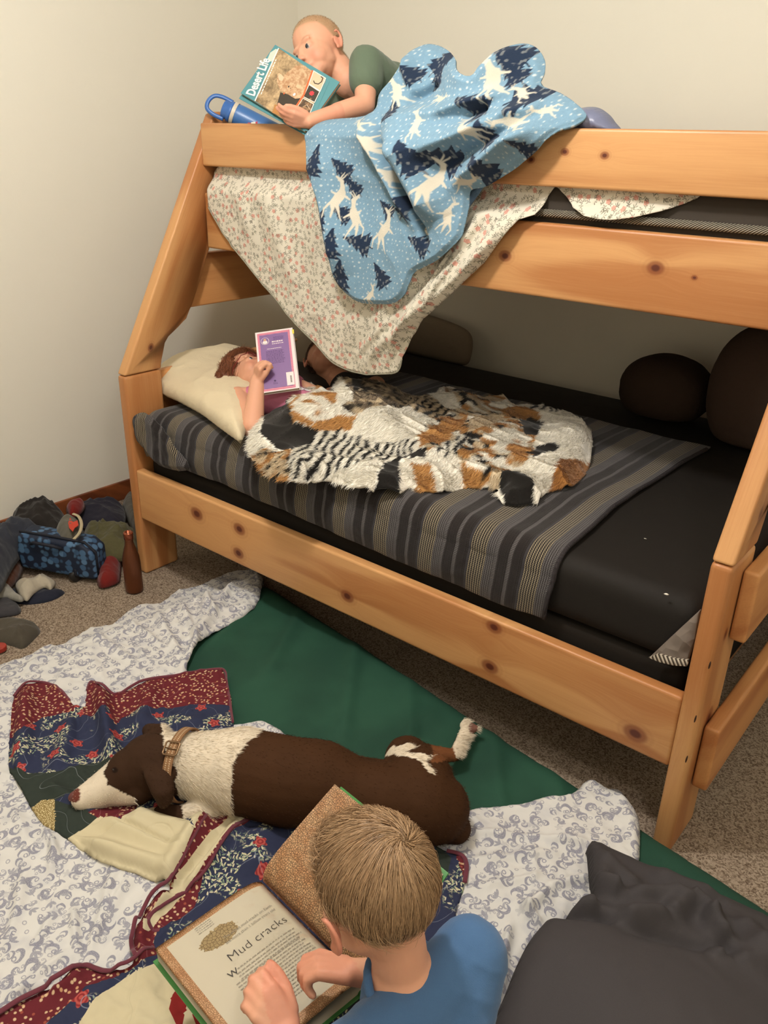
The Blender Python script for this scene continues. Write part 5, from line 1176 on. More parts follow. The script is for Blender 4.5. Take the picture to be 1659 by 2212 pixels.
q = (b2-np.array(HC2)) @ A2.T/h2; m = (q[:, 2] > .052+np.where(q[:, 1] < .03, -(.03-q[:, 1])*1.15, (q[:, 1]-.03)*.25)) & (np.linalg.norm(q, axis=1) < .13) & (np.abs(q[:, 0]) < .072)
P, Nn = sample(b2, n2, 9000, m); strands('hair', P, nrm_rows(Nn*.6+A2[1]*.6+RNG.normal(0, .2, P.shape)), np.zeros_like(P), .0030, .0007, np.clip(BUZZ*(1+RNG.normal(0, .15, (len(P), 1))), 0, 1), M_hair, boy2, 2)
T = Blob(); T.limb([B2N+(CH2-B2N)*.35, CH2, PV2], [.058, .098, .094]); T.limb([SH, SH+(EL-SH)*.42], [.052, .050]); T.cone(SH, .052, CH2, .085); T.cone(SH2, .05, CH2, .085); T.cone(SH2, .05, SH2+(E2-SH2)*.5, .048); T.cone(B2N+(CH2-B2N)*.3, .05, SH2, .05)
M_sage = mat('green_jersey', srgb(98, 112, 92), .85, .15, clothf(18.), bump=.4, sheen=.15)
shell('t_shirt', T, .0045, 5, M_sage, boy2, lambda co, nr: co+nr*(.004*ridgef(co[:, 0]*16+co[:, 2]*14, co[:, 1]*10, 4))[:, None])

# ------------------------------------------------------------------ the girl on the lower bunk
HC3 = np.array([.278, .335, .740]); A3 = axes((-.80, .25, .20), (.50, .25, .85)); h3 = .92
B = Blob(); L3 = head(B, HC3, A3, h3, ears=False); N3 = np.array([.345, .33, .735]); S3 = np.array([.365, .215, .700]); E3 = np.array([.548, .112, .668]); W3 = WD(556, 822, 2.64); S3b = np.array([.40, .44, .705]); C3 = np.array([.47, .31, .695]); P3 = np.array([.78, .33, .668])
B.limb([HC3-.02*A3[1], N3], [.045, .036]); B.limb([N3, C3, P3], [.045, .062, .040]); B.cone(S3, .036, C3, .055); B.cone(S3b, .036, C3, .055); B.limb([S3, E3, W3], [.040, .036, .023])
hand(B, W3, WD(560, 780, 2.60)-W3, TO*.5+SU*.1-SR*.85, 1, (.9, 1.0, 1.0, 1.0), (.8, .2, .5), 1.0)
W3b = np.array([.62, .36, .690]); B.limb([S3b, np.array([.54, .45, .685]), W3b], [.033, .028, .018]); hand(B, W3b, (1, -.2, -.05), (0, 0, 1), -1, s=.80)
for q in (-1, 1): B.limb([P3, P3+np.array([.16, q*.04, -.02])], [.045, .026])
g_c = lambda co, nr: (lambda c: (head_tint(c, co, HC3, A3, h3), c)[1])(np.tile(SKIN*1.0, (len(co), 1)))
girl, gc, gn = B.fuse('person', .0034, 3, [M_skin], None, g_c)
tag(girl, 'red-haired child in a pink top lying behind a purple book on the lower bunk', 'person'); eyes(girl, L3, A3, h3)
T = Blob(); T.limb([N3+(C3-N3)*.55, C3, P3], [.064, .072, .048]); T.cone(S3+(C3-S3)*.35, .046, C3, .062); T.cone(S3b, .043, C3, .062)
def pinkf(n):
    d, col, pos = n.vor(n.obj(), 17., dims='3D'); k = n.sep(col)
    c = n.mix((d*(1/17.)).step(.017, .0155)*k[0].lt(.75), srgb(196, 118, 142), srgb(226, 216, 216)); c = n.mix(((d*(1/17.))-.017).abs().step(.0016, .0008)*k[0].lt(.75), c, srgb(60, 44, 48))
    return dict(col=c, h=n.noise(n.obj(), 30., 2.), dist=.006)
shell('top', T, .0045, 4, mat('pink_print_jersey', f=pinkf, rough=.85, spec=.15, bump=.5), girl)
def reg3(v): return (v[:, 2] > -.25) & ~((v[:, 1] > .45) & (v[:, 2] < .45)) | (v[:, 1] < -.1)
AUB = srgb(132, 80, 52)
def fall3(v): return np.stack([v[:, 0]*.9, -.5-.2*v[:, 1], np.full(len(v), -.8)], -1)+nrm_rows(np.cross(v, [0, 0, 1.]))*.35*np.sin(v[:, 0]*9+v[:, 2]*7)[:, None]
HB = Blob(); vv, ff_ = uvball(40, 30); sc_ = np.where(reg3(vv), 1.24, .94)[:, None]; sc_ = sc_*(1+.05*(fbm(vv[:, 0]*5+9, vv[:, 2]*5+9, 3)-.45)[:, None])
HB.add(HC3+h3*((vv*sc_*np.array((.072, .086, .078))+np.array((0, -.010, .026))) @ A3), ff_)
for k in range(26):
    a = RNG.uniform(-1.2, 1.3); r0 = HC3+h3*(A3[0]*math.sin(a)*.085+A3[1]*(-.02-.02*k/26)+A3[2]*(.03+.04*math.cos(a))); e = r0+A3[0]*math.sin(a)*.03-A3[2]*RNG.uniform(.02, .09)-A3[1]*.03
    HB.limb([r0, (r0+e)/2+RNG.normal(0, .006, 3), e], [.012, .011, .006])
hb3, hc3_, hn3 = HB.fuse('hair_base', .004, 3, [mat('auburn_base', srgb(96, 54, 34), .6)], girl)
hair_cap('hair', HC3, A3, h3*1.2, reg3, AUB, 26000, .040, .0010, M_hair, girl, fall3, .05, jit=.16)
P, Nn = sample(hc3_, hn3, 14000); t = nrm_rows(np.cross(Nn, A3[0])+.5*np.cross(Nn, A3[2])+RNG.normal(0, .15, Nn.shape)); strands('hair_locks', P, nrm_rows(t+Nn*.04), -Nn*.3+np.array([0, 0, -.2]), .026, .0012, np.clip(np.array(AUB)[:3]*(1+RNG.normal(0, .2, (len(P), 1))), 0, 1), M_hair, girl, 3)
# glasses
M_red_fr = mat('red_frames', srgb(120, 36, 34), .35, .5)
gl_ = empty('eyeglasses', L3(0, .09, 0), 'thin red-framed glasses worn by the red-haired child', 'glasses')
for q in (-1, 1):
    tube('lens_rim', [L3(q*.028+.019*math.cos(t), .088, -.013+.015*math.sin(t)) for t in np.linspace(0, 6.28, 24, endpoint=False)], .0015, M_red_fr, gl_, 8, True)
    tube('temple', [L3(q*.047, .086, -.010), L3(q*.066, .070, -.008), L3(q*.075, .02, -.010), L3(q*.074, -.005, -.02)], .0016, M_red_fr, gl_, 8)
tube('bridge', [L3(-.010, .089, -.012), L3(0, .093, -.009), L3(.010, .089, -.012)], .0014, M_red_fr, gl_, 8)

# ------------------------------------------------------------------ the second child in the shade behind the book
HC4 = W(700, 778, 'y', .66); A4 = axes((-.55, .55, .25), (.3, -.1, 1.)); h4 = .9
B = Blob(); L4 = head(B, HC4, A4, h4); N4 = HC4+np.array([.10, -.03, -.05]); C4 = N4+np.array([.11, -.02, -.05]); P4 = C4+np.array([.16, 0, -.04])
B.limb([HC4-.02*A4[1], N4], [.045, .038]); B.limb([N4, C4, P4], [.045, .055, .025]); B.cone(N4+np.array([.06, -.10, -.03]), .036, C4, .05); B.cone(N4+np.array([.08, .12, -.03]), .036, C4, .05)
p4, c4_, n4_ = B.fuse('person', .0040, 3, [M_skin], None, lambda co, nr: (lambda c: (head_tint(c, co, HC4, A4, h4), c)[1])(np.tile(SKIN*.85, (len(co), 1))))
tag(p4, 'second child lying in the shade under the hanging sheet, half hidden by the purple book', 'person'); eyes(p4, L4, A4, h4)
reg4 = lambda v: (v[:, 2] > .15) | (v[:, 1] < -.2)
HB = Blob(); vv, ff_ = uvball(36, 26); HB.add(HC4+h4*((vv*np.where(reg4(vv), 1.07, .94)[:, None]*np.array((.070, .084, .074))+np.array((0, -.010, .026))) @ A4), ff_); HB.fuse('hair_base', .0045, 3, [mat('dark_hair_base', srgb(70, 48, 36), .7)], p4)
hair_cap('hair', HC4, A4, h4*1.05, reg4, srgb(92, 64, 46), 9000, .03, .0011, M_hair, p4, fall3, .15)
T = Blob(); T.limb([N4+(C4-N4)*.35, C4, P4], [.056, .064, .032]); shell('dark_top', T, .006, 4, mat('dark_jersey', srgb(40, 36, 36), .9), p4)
# ================================================================== books
def flat(name, fr, pts, h, mt, parent, th=.0004, col=None):
    P = [fr.to(a, b, h) for a, b in pts]; return prism(name, P, -fr.n*th if False else fr.n*th, mt, parent, 0)
def disc(name, fr, c, r, h, mt, parent, th=.0004, sq=1.): return flat(name, fr, [(c[0]+r*math.cos(t), c[1]+r*sq*math.sin(t)) for t in np.linspace(0, 2*math.pi, 28, endpoint=False)], h, mt, parent, th)
def text_mesh(s, size, bold=0.):
    cu = bpy.data.curves.new('t', 'FONT'); cu.body = s; cu.size = size; cu.offset = bold; cu.resolution_u = 3; o = bpy.data.objects.new('t', cu); SC.collection.objects.link(o)
    dg = bpy.context.evaluated_depsgraph_get(); me = bpy.data.meshes.new_from_object(o.evaluated_get(dg)); bpy.data.objects.remove(o)
    v = np.array([x.co[:] for x in me.vertices]); f = [tuple(p.vertices) for p in me.polygons]; bpy.data.meshes.remove(me); return v, f
def lettering(name, s, size, fn, mt, parent, bold=0., sx=1., fine=False):
    v, f = text_mesh(s, size, bold); P = fn(v[:, 0]*sx, v[:, 1]); c = P.mean(0); o = obj(name, npmesh(name, P-c, f, [mt], smooth=False), parent, c); return o
def greek(name, fn, w_, lines, pitch, hgt, mt, parent, seed=1, ragged=.1):     # rows of word-long marks for print too small to read
    r = random.Random(seed); vs = []; fs = []
    for L in range(lines):
        x = 0; y = -L*pitch; W__ = w_*(1-r.random()*ragged)
        while x < W__:
            l_ = r.uniform(.12, .42)*pitch*3.2; l_ = min(l_, W__-x+.0001); n = len(vs)
            vs += [(x, y), (x+l_, y), (x+l_, y+hgt), (x, y+hgt)]; fs.append((n, n+1, n+2, n+3)); x += l_+pitch*.32
    vs = np.array(vs); P = fn(vs[:, 0], vs[:, 1]); c = P.mean(0); return obj(name, npmesh(name, P-c, np.array(fs), [mt], smooth=False), parent, c)
M_ink = mat('black_ink', srgb(52, 46, 42), .6); M_ink2 = mat('grey_ink', srgb(150, 140, 124), .7); M_white = mat('white_paper', srgb(232, 226, 212), .6, .3)
# ---- the big book on the boy's lap
GT = np.array([1.604, -.846, .305]); G_ = nrm([.994, -.108, -.01]); HL = .262; WL = .205
LV = nrm([-.036, -.199, -.012]); RV = nrm([.02, .175, .115])
def page(side, s, t, lift=0.):           # s metres from the gutter, t metres from the top edge
    V_ = LV if side < 0 else RV; n = np.cross(G_, V_)*(1 if side > 0 else -1); n = n if n[2] > 0 else -n
    s = np.asarray(s, float); t = np.asarray(t, float)
    h = .020*(1-np.exp(-s/.016))*(1-.55*np.clip(s/WL, 0, 1)) if side < 0 else .030*(1-np.exp(-s/.020))*(1-.8*np.clip(s/WL, 0, 1))
    return GT+s[..., None]*V_+t[..., None]*G_+(h+lift-.006)[..., None]*n if np.ndim(h) else GT+s*V_+t*G_+(h+lift-.006)*n
def pagef(side):
    def f(n):
        s, t, _ = n.sep(n.attr('cloth')); p = n.comb(s, t); sc = 250. if side > 0 else 330.
        e = n.vor(n.warp(p, .002, 300.), sc, 'DISTANCE_TO_EDGE'); e2 = n.vor(n.warp(p, .002, 200.), sc*.45, 'DISTANCE_TO_EDGE')
        crack = e.step(.16, .05).max(e2.step(.05, .02)); tone = n.noise(p, 40., 3.)
        cl = n.mix(tone.step(.35, .7), srgb(228, 176, 126), srgb(246, 208, 160)); cl = n.mix(crack*.85, cl, srgb(92, 52, 30) if side > 0 else srgb(150, 96, 54))
        if side > 0:
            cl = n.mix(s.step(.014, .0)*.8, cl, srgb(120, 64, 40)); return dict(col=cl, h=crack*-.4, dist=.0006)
        inn = s.step(.0, .004)*s.step(WL-.0155, WL-.0165)*t.step(.0105, .0115)*t.step(HL-.019, HL-.020)
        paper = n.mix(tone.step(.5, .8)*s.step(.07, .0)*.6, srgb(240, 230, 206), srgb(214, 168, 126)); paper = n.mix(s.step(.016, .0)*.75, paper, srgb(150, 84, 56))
        pic = (n.noise(n.comb(s*1., t*1.), 60., 3.)-.5)*.010
        dx = ((s-.118)*(1/.034)).abs().pow(2); dy = ((t-.052)*(1/.0175)).abs().pow(2); m = (dx+dy+(n.noise(p, 120., 2.)-.5)*1.3).step(1.05, .95)
        e3 = n.vor(n.warp(p, .003, 100.), 180., 'DISTANCE_TO_EDGE'); pc = n.mix(e3.step(.08, .03), n.mix(tone, srgb(214, 190, 140), srgb(180, 150, 100)), srgb(110, 84, 48))
        return dict(col=n.mix(inn, cl, n.mix(m, paper, pc)))
    return f
M_pl = mat('left_page_print', f=pagef(-1), rough=.5, spec=.35); M_pr = mat('right_page_print', f=pagef(1), rough=.28, spec=.5, bump=.3); M_block = mat('page_edges', f=lambda n: dict(col=n.mix((n.sep(n.obj())[2]*3000).sin()*.5+.5, srgb(214, 204, 182), srgb(168, 152, 124))), rough=.8)
M_gcov = mat('green_cover', srgb(64, 128, 62), .35, .5)
bk1 = empty('open_book', GT, 'large open hardback on the floor boy\'s lap showing mud cracks', 'book')
for side, mt, nm in ((-1, M_pl, 'left_page'), (1, M_pr, 'right_page')):
    o = strip_surface(nm, np.linspace(0, WL, 50), np.linspace(0, HL, 30), lambda S, T_2, side=side: page(side, S, T_2), [mt, M_block], bk1, 0, uvf=lambda S, T_2: (S, T_2))
    S_g, T_g = np.meshgrid(np.linspace(0, WL-.002, 30), np.linspace(.002, HL-.002, 3), indexing='ij'); V_ = LV if side < 0 else RV; n_c = np.cross(G_, V_); n_c = n_c if n_c[2] > 0 else -n_c
    tp = page(side, S_g, T_g, -.0012); lo_ = np.minimum(tp @ n_c, 1e9); bt = tp-n_c*((tp-GT) @ n_c+.027)[..., None]
    na, nb = S_g.shape; ids = np.arange(na*nb).reshape(na, nb); qq = np.stack([ids[:-1, :-1], ids[1:, :-1], ids[1:, 1:], ids[:-1, 1:]], -1).reshape(-1, 4); rim = list(ids[:, 0])+list(ids[-1, 1:])+list(ids[-2::-1, -1])+list(ids[0, -2:0:-1]); rim = np.array(rim); r2_ = np.roll(rim, -1); N_ = na*nb
    Pb = np.concatenate([tp.reshape(-1, 3), bt.reshape(-1, 3)]); Fb = np.concatenate([qq, qq[:, ::-1]+N_, np.stack([rim, r2_, r2_+N_, rim+N_], -1)])
    obj('page_block', npmesh('page_block', Pb-Pb.mean(0), Fb, [M_block], smooth=False), bk1, Pb.mean(0))
    V_ = LV if side < 0 else RV; n_c = np.cross(G_, V_); n_c = n_c if n_c[2] > 0 else -n_c
    c0 = GT+G_*(-.004)-n_c*.030; prism('cover_board', [c0, c0+V_*(WL+.005), c0+V_*(WL+.005)+G_*(HL+.008), c0+G_*(HL+.008)], n_c*.003, M_gcov, bk1, .001)
tube('spine', [GT+G_*(-.004)+np.array([0, 0, -.027]), GT+G_*(HL+.004)+np.array([0, 0, -.027])], .006, M_gcov, bk1, 10)
FL = Frame(GT+np.array([0, 0, .008]), -LV, -G_)
def onL(u, v): a, b = FL.px(u, v); return -a, -b           # metres from gutter, from top
LPG = [o for o in bk1.children if o.name.startswith('left_page')][0]
def txt_at(u, v):
    s0, t0 = onL(u, v); return lambda x, y: page(-1, s0-x, t0-y, .0010)
lettering('title', 'Mud cracks', .0215, txt_at(490, 2084), M_ink, LPG, -.0004, 1.12)
lettering('caption', 'The oldest mud cracks on Earth', .0072, txt_at(480, 2033), M_ink2, LPG)
lettering('caption', 'are more than 1 billion years old', .0072, txt_at(484, 2044), M_ink2, LPG)
lettering('initial', 'W', .016, txt_at(488, 2121), M_ink, LPG)
greek('body_text', txt_at(505, 2100), .110, 1, .0058, .0016, M_ink2, LPG, 4); greek('body_text', txt_at(503, 2112), .118, 3, .0058, .0016, M_ink2, LPG, 5); greek('body_text', txt_at(500, 2136), .130, 14, .0058, .0016, M_ink2, LPG, 6)
greek('side_note', txt_at(420, 2008), .030, 4, .0042, .0010, M_ink2, LPG, 8)
# ---- the field guide held up on the upper bunk
def quadframe(p0, px_, py_): return Frame(p0, px_-p0, py_-p0)
q1, q2, q3, q4 = WD(520, 201, 2.46), WD(571, 83, 2.47), WD(710, 174, 2.42), WD(658, 284, 2.41)
FB = Frame(q1, q4-q1, q2-q1)                 # a: down the cover, b: across it from the left edge of the title band
BH = float((q4-q1) @ FB.ex); BW = float((q2-q1) @ FB.ey)
bk2 = empty('field_guide', q1, 'teal nature guide titled Desert Life held by the upper-bunk boy', 'book')
M_teal = mat('teal_cover', srgb(76, 132, 138), .4, .5)
ctr_ = lambda a0, b0, a1, b1: [(a0, b0), (a1, b0), (a1, b1), (a0, b1)]
sgn = 1 if FB.n @ (CAM_C-q1) > 0 else -1
FB.n = FB.n*sgn
fc2 = flat('front_cover', FB, ctr_(0, 0, BH, BW), -.0015, M_teal, bk2, .0015)
flat('page_block', FB, ctr_(.002, .002, BH-.002, BW-.002), -.012, M_block, bk2, .0105)
flat('back_cover', FB, [(-.004, -.012), (BH, -.004), (BH, BW), (-.004, BW-.03)], -.0145, M_teal, bk2, .0015)
BPX = lambda l: [FB.px(u, v) for u, v in l]
def furphoto(n):
    p = n.obj(); a = n.noise(p, 22., 4., .6, .6); b = n.noise(p, 160., 3.)
    return dict(col=n.mix((a*.8+b*.3).step(.35, .75), srgb(112, 92, 66), srgb(200, 170, 128)))
M_ph = mat('blurred_photo_print', f=furphoto, rough=.3, spec=.5)
M_cat = mat('tan_cat_print', f=lambda n: dict(col=n.mix((n.noise(n.obj(), 90., 4., .6, .8)).step(.35, .7), srgb(166, 124, 88), srgb(206, 176, 140))), rough=.3, spec=.5)
M_dkp = mat('dark_print', srgb(58, 50, 40), .3, .5); M_or = mat('orange_line', srgb(214, 98, 52), .3, .5); M_rd = mat('red_bloom_print', srgb(206, 60, 66), .3, .5)
M_p1 = mat('tan_sand_print', srgb(206, 178, 146), .3, .5); M_p2 = mat('brown_print', f=lambda n: dict(col=n.mix(n.noise(n.obj(), 90., 3.).step(.4, .6), srgb(76, 58, 42), srgb(150, 116, 82))), rough=.3, spec=.5)
flat('photo', FB, BPX([(602, 104), (704, 174), (648, 282), (551, 218)]), .0002, M_ph, fc2)
flat('photo', FB, BPX([(606, 200), (660, 215), (652, 250), (620, 262), (596, 235)]), .0007, M_dkp, fc2)
flat('photo', FB, BPX([(598, 176), (600, 160), (606, 158), (612, 166), (622, 156), (640, 142), (660, 143), (672, 156), (674, 170), (668, 190), (660, 206), (652, 212), (638, 214), (628, 208), (622, 204), (612, 200), (604, 192)]), .0012, M_cat, fc2)
flat('photo', FB, BPX([(601, 166), (606, 160), (614, 168), (610, 176), (603, 174)]), .0017, M_p1, fc2)
for c_, rr, mt in (((624, 188), .0022, M_dkp), ((614, 203), .0020, M_or), ((636, 205), .0035, M_white), ((628, 192), .0015, M_p2)): disc('photo', FB, FB.px(*c_), rr, .0018, mt, fc2, sq=1.4)
flat('photo', FB, BPX([(594, 226), (612, 232), (618, 242), (606, 252), (588, 244)]), .0012, mat('rock_print', srgb(168, 118, 68), .3), fc2)
flat('rule', FB, BPX([(674, 152), (677, 154), (658, 208), (634, 244), (622, 262), (618, 260), (632, 240), (655, 205)]), .0021, M_or, fc2)
for i, (l, mt) in enumerate((([(678, 154), (704, 170), (692, 198), (668, 182)], M_p1), ([(668, 184), (691, 199), (680, 222), (656, 210)], M_dkp), ([(655, 213), (678, 226), (668, 250), (640, 236)], M_p2), ([(638, 239), (664, 252), (655, 270), (626, 256)], M_dkp))):
    P_l = BPX(l); c_ = np.mean(P_l, 0); flat('picture_frame', FB, [c_+(np.array(p)-c_)*1.05 for p in P_l], .0018, M_white, fc2); flat('picture', FB, [c_+(np.array(p)-c_)*.94 for p in P_l], .0024, mt, fc2)
def starpoly(c, r, n, k, ph=0): return [(c[0]+(r if i % 2 == 0 else r*k)*math.cos(ph+math.pi*i/n), c[1]+(r if i % 2 == 0 else r*k)*math.sin(ph+math.pi*i/n)) for i in range(2*n)]
flat('picture', FB, starpoly(FB.px(674, 203), .0085, 7, .72), .0029, M_rd, fc2); disc('picture', FB, FB.px(672, 214), .004, .0029, M_p2, fc2)
tube('picture', [FB.to(*FB.px(u, v), .0030) for u, v in ((678, 176), (680, 181), (688, 183), (695, 178), (698, 170), (694, 167))], .0016, M_dkp, fc2, 6); tube('picture', [FB.to(*FB.px(u, v), .0030) for u, v in ((655, 232), (664, 228), (670, 238))], .0012, M_p1, fc2, 6)
flat('band_photo', FB, BPX([(578, 128), (584, 114), (596, 106), (601, 108), (594, 124), (586, 134)]), .0006, mat('bird_print', srgb(190, 196, 180), .3), fc2)
flat('rule', FB, BPX([(601, 104), (603, 105), (552, 219), (550, 218)]), .0009, M_white, fc2)
# the title runs across the cover, so from b=0 towards b=BW, letters standing towards a<0
t0 = FB.px(549, 209); tdir = np.array(FB.px(584, 129))-np.array(t0); tl = np.linalg.norm(tdir); tdir /= tl
tup = np.array(FB.px(541, 204))-np.array(t0); tup = tup-tdir*(tup @ tdir); tup /= np.linalg.norm(tup)
v_, f_ = text_mesh('Desert Life', .041, .0012); wd = v_[:, 0].max()
def tmap(x, y, k=1.): return FB.to(t0[0]+tdir[0]*x+tup[0]*y, t0[1]+tdir[1]*x+tup[1]*y, np.full(len(x), .0012))
lettering('title', 'Desert Life', .041, tmap, M_white, fc2, .0012, tl/wd)
t0b = np.array(FB.px(560, 203)); sub = lambda dx: (lambda x, y: FB.to(t0b[0]+tdir[0]*x+tup[0]*(y+dx), t0b[1]+tdir[1]*x+tup[1]*(y+dx), np.full(len(x), .0010)))
greek('subtitle', sub(0), .118, 2, .0075, .0030, M_white, fc2, 3)
e0 = np.array(FB.px(655, 276)); flat('cover_edge', FB, BPX([(704, 174), (712, 176), (664, 284), (654, 280)]), .0003, M_teal, fc2)
# ---- the purple paperback
r1, r2, r3, r4 = WD(563, 850, 2.62), WD(646, 838, 2.62), WD(640, 718, 2.70), WD(552, 719, 2.70)
FP = Frame(r1, r2-r1, r4-r1); FP.n = FP.n*(1 if FP.n @ (CAM_C-r1) > 0 else -1); PW, PHH = float((r2-r1) @ FP.ex), float((r4-r1) @ FP.ey)
bk3 = empty('paperback', r1, 'purple and pink paperback with white margin held by the red-haired child', 'book')
M_pw = mat('book_margin', srgb(222, 208, 204), .35, .5); M_pk = mat('pink_border', f=lambda n: (lambda q: dict(col=n.mix((((q[0]+q[2]*.9)*900).sin()*((q[0]-q[2]*.9)*900).sin()).step(.0, .3), srgb(186, 92, 122), srgb(222, 150, 160))))(n.sep(n.obj())), rough=.35, spec=.5)
M_pu = mat('purple_cover', srgb(124, 92, 142), .35, .5); M_pi = mat('purple_ink', srgb(74, 52, 92), .5)
fc3 = flat('front_cover', FP, ctr_(0, 0, PW, PHH), -.001, M_pw, bk3, .001)
flat('page_block', FP, ctr_(.001, .002, PW-.0, PHH-.002), -.013, M_block, bk3, .012)
flat('back_cover', FP, ctr_(-.001, 0, PW+.002, PHH), -.0145, M_pw, bk3, .0015)
sp_ = Frame(FP.to(PW, 0, 0), -FP.n, FP.ey); flat('spine', sp_, ctr_(0, 0, .0145, PHH), .0 if False else -.0005, M_pw, bk3, .001)
flat('border', FP, ctr_(.006, .004, PW-.010, PHH-.006), .0001, M_pk, fc3); flat('panel', FP, ctr_(.013, .012, PW-.017, PHH-.014), .0006, M_pu, fc3)
disc('portrait', FP, (.030, PHH-.038), .0135, .0011, M_pw, fc3); disc('portrait', FP, (.030, PHH-.038), .0122, .0016, M_pu, fc3); disc('portrait', FP, (.030, PHH-.043), .008, .0021, M_pw, fc3, sq=.8); disc('portrait', FP, (.030, PHH-.034), .0045, .0026, mat('portrait_tone', srgb(196, 150, 120), .4), fc3)
fp = lambda a0, b0, h=.0012: (lambda x, y: FP.to(a0+x, b0+y, np.full(len(x), h)))
greek('blurb', fp(.058, PHH-.028), .034, 3, .0042, .0016, M_pi, fc3, 1); greek('blurb', fp(.052, PHH-.046), .040, 1, .005, .0042, M_pw, fc3, 2); greek('blurb', fp(.052, PHH-.053), .038, 1, .005, .0026, M_pw, fc3, 3)
greek('blurb', fp(.034, PHH-.070), .048, 1, .004, .0020, M_pw, fc3, 4); greek('blurb', fp(.030, PHH-.080), .060, 10, .0050, .0020, M_pi, fc3, 5); disc('emblem', FP, (.050, .038), .0035, .0011, M_pi, fc3); greek('blurb', fp(.044, .030), .014, 2, .004, .0016, M_pi, fc3, 6)
flat('barcode_label', FP, ctr_(PW-.036, .014, PW-.012, .062), .0013, M_pw, fc3)
for i in range(12): flat('barcode', FP, ctr_(PW-.024, .024+i*.0021, PW-.019, .0250+i*.0021), .0018, M_ink, fc3)
flat('spine_label', FP, ctr_(PW-.002, PHH-.024, PW+.004, PHH-.008), .0003, mat('yellow_label', srgb(214, 196, 70), .5), fc3)
# ================================================================== bottle on the upper bunk, clothes by the wall
M_bb = mat('blue_bottle', srgb(70, 116, 176), .35, .5); M_bl = mat('blue_lid', srgb(58, 104, 172), .4, .5)
bc_ = W(500, 243, 'y', .475); bd = nrm(WD(556, 272, 2.60)-WD(497, 236, 2.60)); bd = nrm(bd+np.array([0, .25, 0]))
e1 = nrm(np.cross(bd, [0, 0, 1.])); e2 = np.cross(e1, bd)
mx = Matrix.Identity(4)
for i in range(3): mx[i][0] = e1[i]; mx[i][1] = e2[i]; mx[i][2] = bd[i]; mx[i][3] = bc_[i]
bot = empty('water_bottle', bc_, 'blue water bottle with a carry loop tipped behind the left end of the guard rail', 'bottle')
lathe('body', [(0, .0), (.030, .0), (.033, .006), (.035, .016), (.036, .030), (.036, .20), (.032, .208), (0, .208)], M_bb, bot, mtx=mx)
lathe('lid', [(0, -.030), (.024, -.030), (.0285, -.026), (.029, -.010), (.033, -.008), (.034, .0), (.033, .004), (0, .004)], M_bl, bot, mtx=mx)
LP_ = [bc_+bd*z+e1*0+S*(e2*.6-e1*.8)*1. for z, S in ((-.012, -.031), (-.045, -.034), (-.078, -.022), (-.085, 0), (-.078, .022), (-.045, .034), (-.012, .031))]
sd = nrm(SR*.52+SU*.85); LP_ = [bc_+bd*z+sd*S for z, S in ((-.012, -.032), (-.045, -.033), (-.070, -.026), (-.080, -.010), (-.080, .010), (-.070, .026), (-.045, .033), (-.012, .032))]
tube('carry_loop', catmull(np.array(LP_), 5, False), .0055, M_bl, bot, 10, flat=1.3)
lathe('neck_ring', [(.0368, .004), (.0372, .010), (.0368, .016)], mat('ring', srgb(206, 196, 176), .4), bot, mtx=mx)
st_ = bc_+bd*.075+nrm(CAM_C-bc_)*.036; disc('sticker', Frame(st_, SR, SU), (0, 0), .016, 0, mat('red_sticker', srgb(190, 44, 62), .4), bot, .001, 1.2); disc('sticker', Frame(st_, SR, SU), (.002, -.004), .008, .0011, M_white, bot, .0006, 1.3)
# ---- copper bottle standing on the carpet
M_cop = mat('copper_bottle', srgb(104, 60, 36), .33, .5, metal=.55, f=lambda n: dict(h=n.noise(n.obj(), 40., 2.), dist=.001), bump=.1)
cb_ = W(281, 1281, 'z', 0); cb_[1] += .02; cb = empty('metal_bottle', (cb_[0], cb_[1], 0), 'slim copper-brown metal bottle standing on the carpet beside the left bed post', 'bottle')
CM = Matrix.Translation((cb_[0], cb_[1], 0))
lathe('body', [(0, .002), (.027, .002), (.0305, .006), (.031, .02), (.031, .115), (.029, .140), (.022, .168), (.0155, .190), (.0145, .205), (.0150, .209), (0, .209)], M_cop, cb, mtx=CM)
lathe('cap', [(.0135, .208), (.0165, .210), (.017, .232), (.015, .236), (.011, .236), (.010, .226), (0, .226)], mat('copper_cap', srgb(150, 84, 60), .25, .5, metal=.8), cb, mtx=CM)
# ---- heap of clothes and the small suitcase
def lump(name, px, z, T_, mt, label, cat, seed=0, wr=.014, width=None, step=.006, parent=None):
    p = catmull(np.array([W(u, v, 'z', z)[:2] for u, v in px]), 4)
    p[:, 0] = np.maximum(p[:, 0], XL+.022)
    def h(a, b, d):
        w_ = width or max(.03, d.max()); t = np.clip(d/w_, 0, 1); dome = np.sqrt(np.clip(1-(1-t)**2, 0, 1))**1.3
        th_ = seed*1.37; u_ = a*math.cos(th_)+b*math.sin(th_); v_ = b*math.cos(th_)-a*math.sin(th_); bend_ = .12*fbm(u_*9, v_*9, seed+3)
        dome = dome*(.78+.5*(fbm(a*8+seed, b*8, seed+7)-.4))+0*u_
        return z-T_*.65+T_*dome+wr*(1.35*ridgef(u_*5+seed, (v_+bend_)*24, seed+1, 2)+1.2*ridgef(u_*16, (v_-bend_)*15, seed+5, 2)-1.)*dome
    o = cloth(name, XY, p, h, step, [mt], parent, .006)
    if label: tag(o, label, cat)
    return o
fab = lambda n_, c_, s_=30.: mat(n_, srgb(*c_), .92, .1, lambda n: dict(h=n.noise(n.obj(), s_, 3.), dist=.008), bump=.5, sheen=.15)
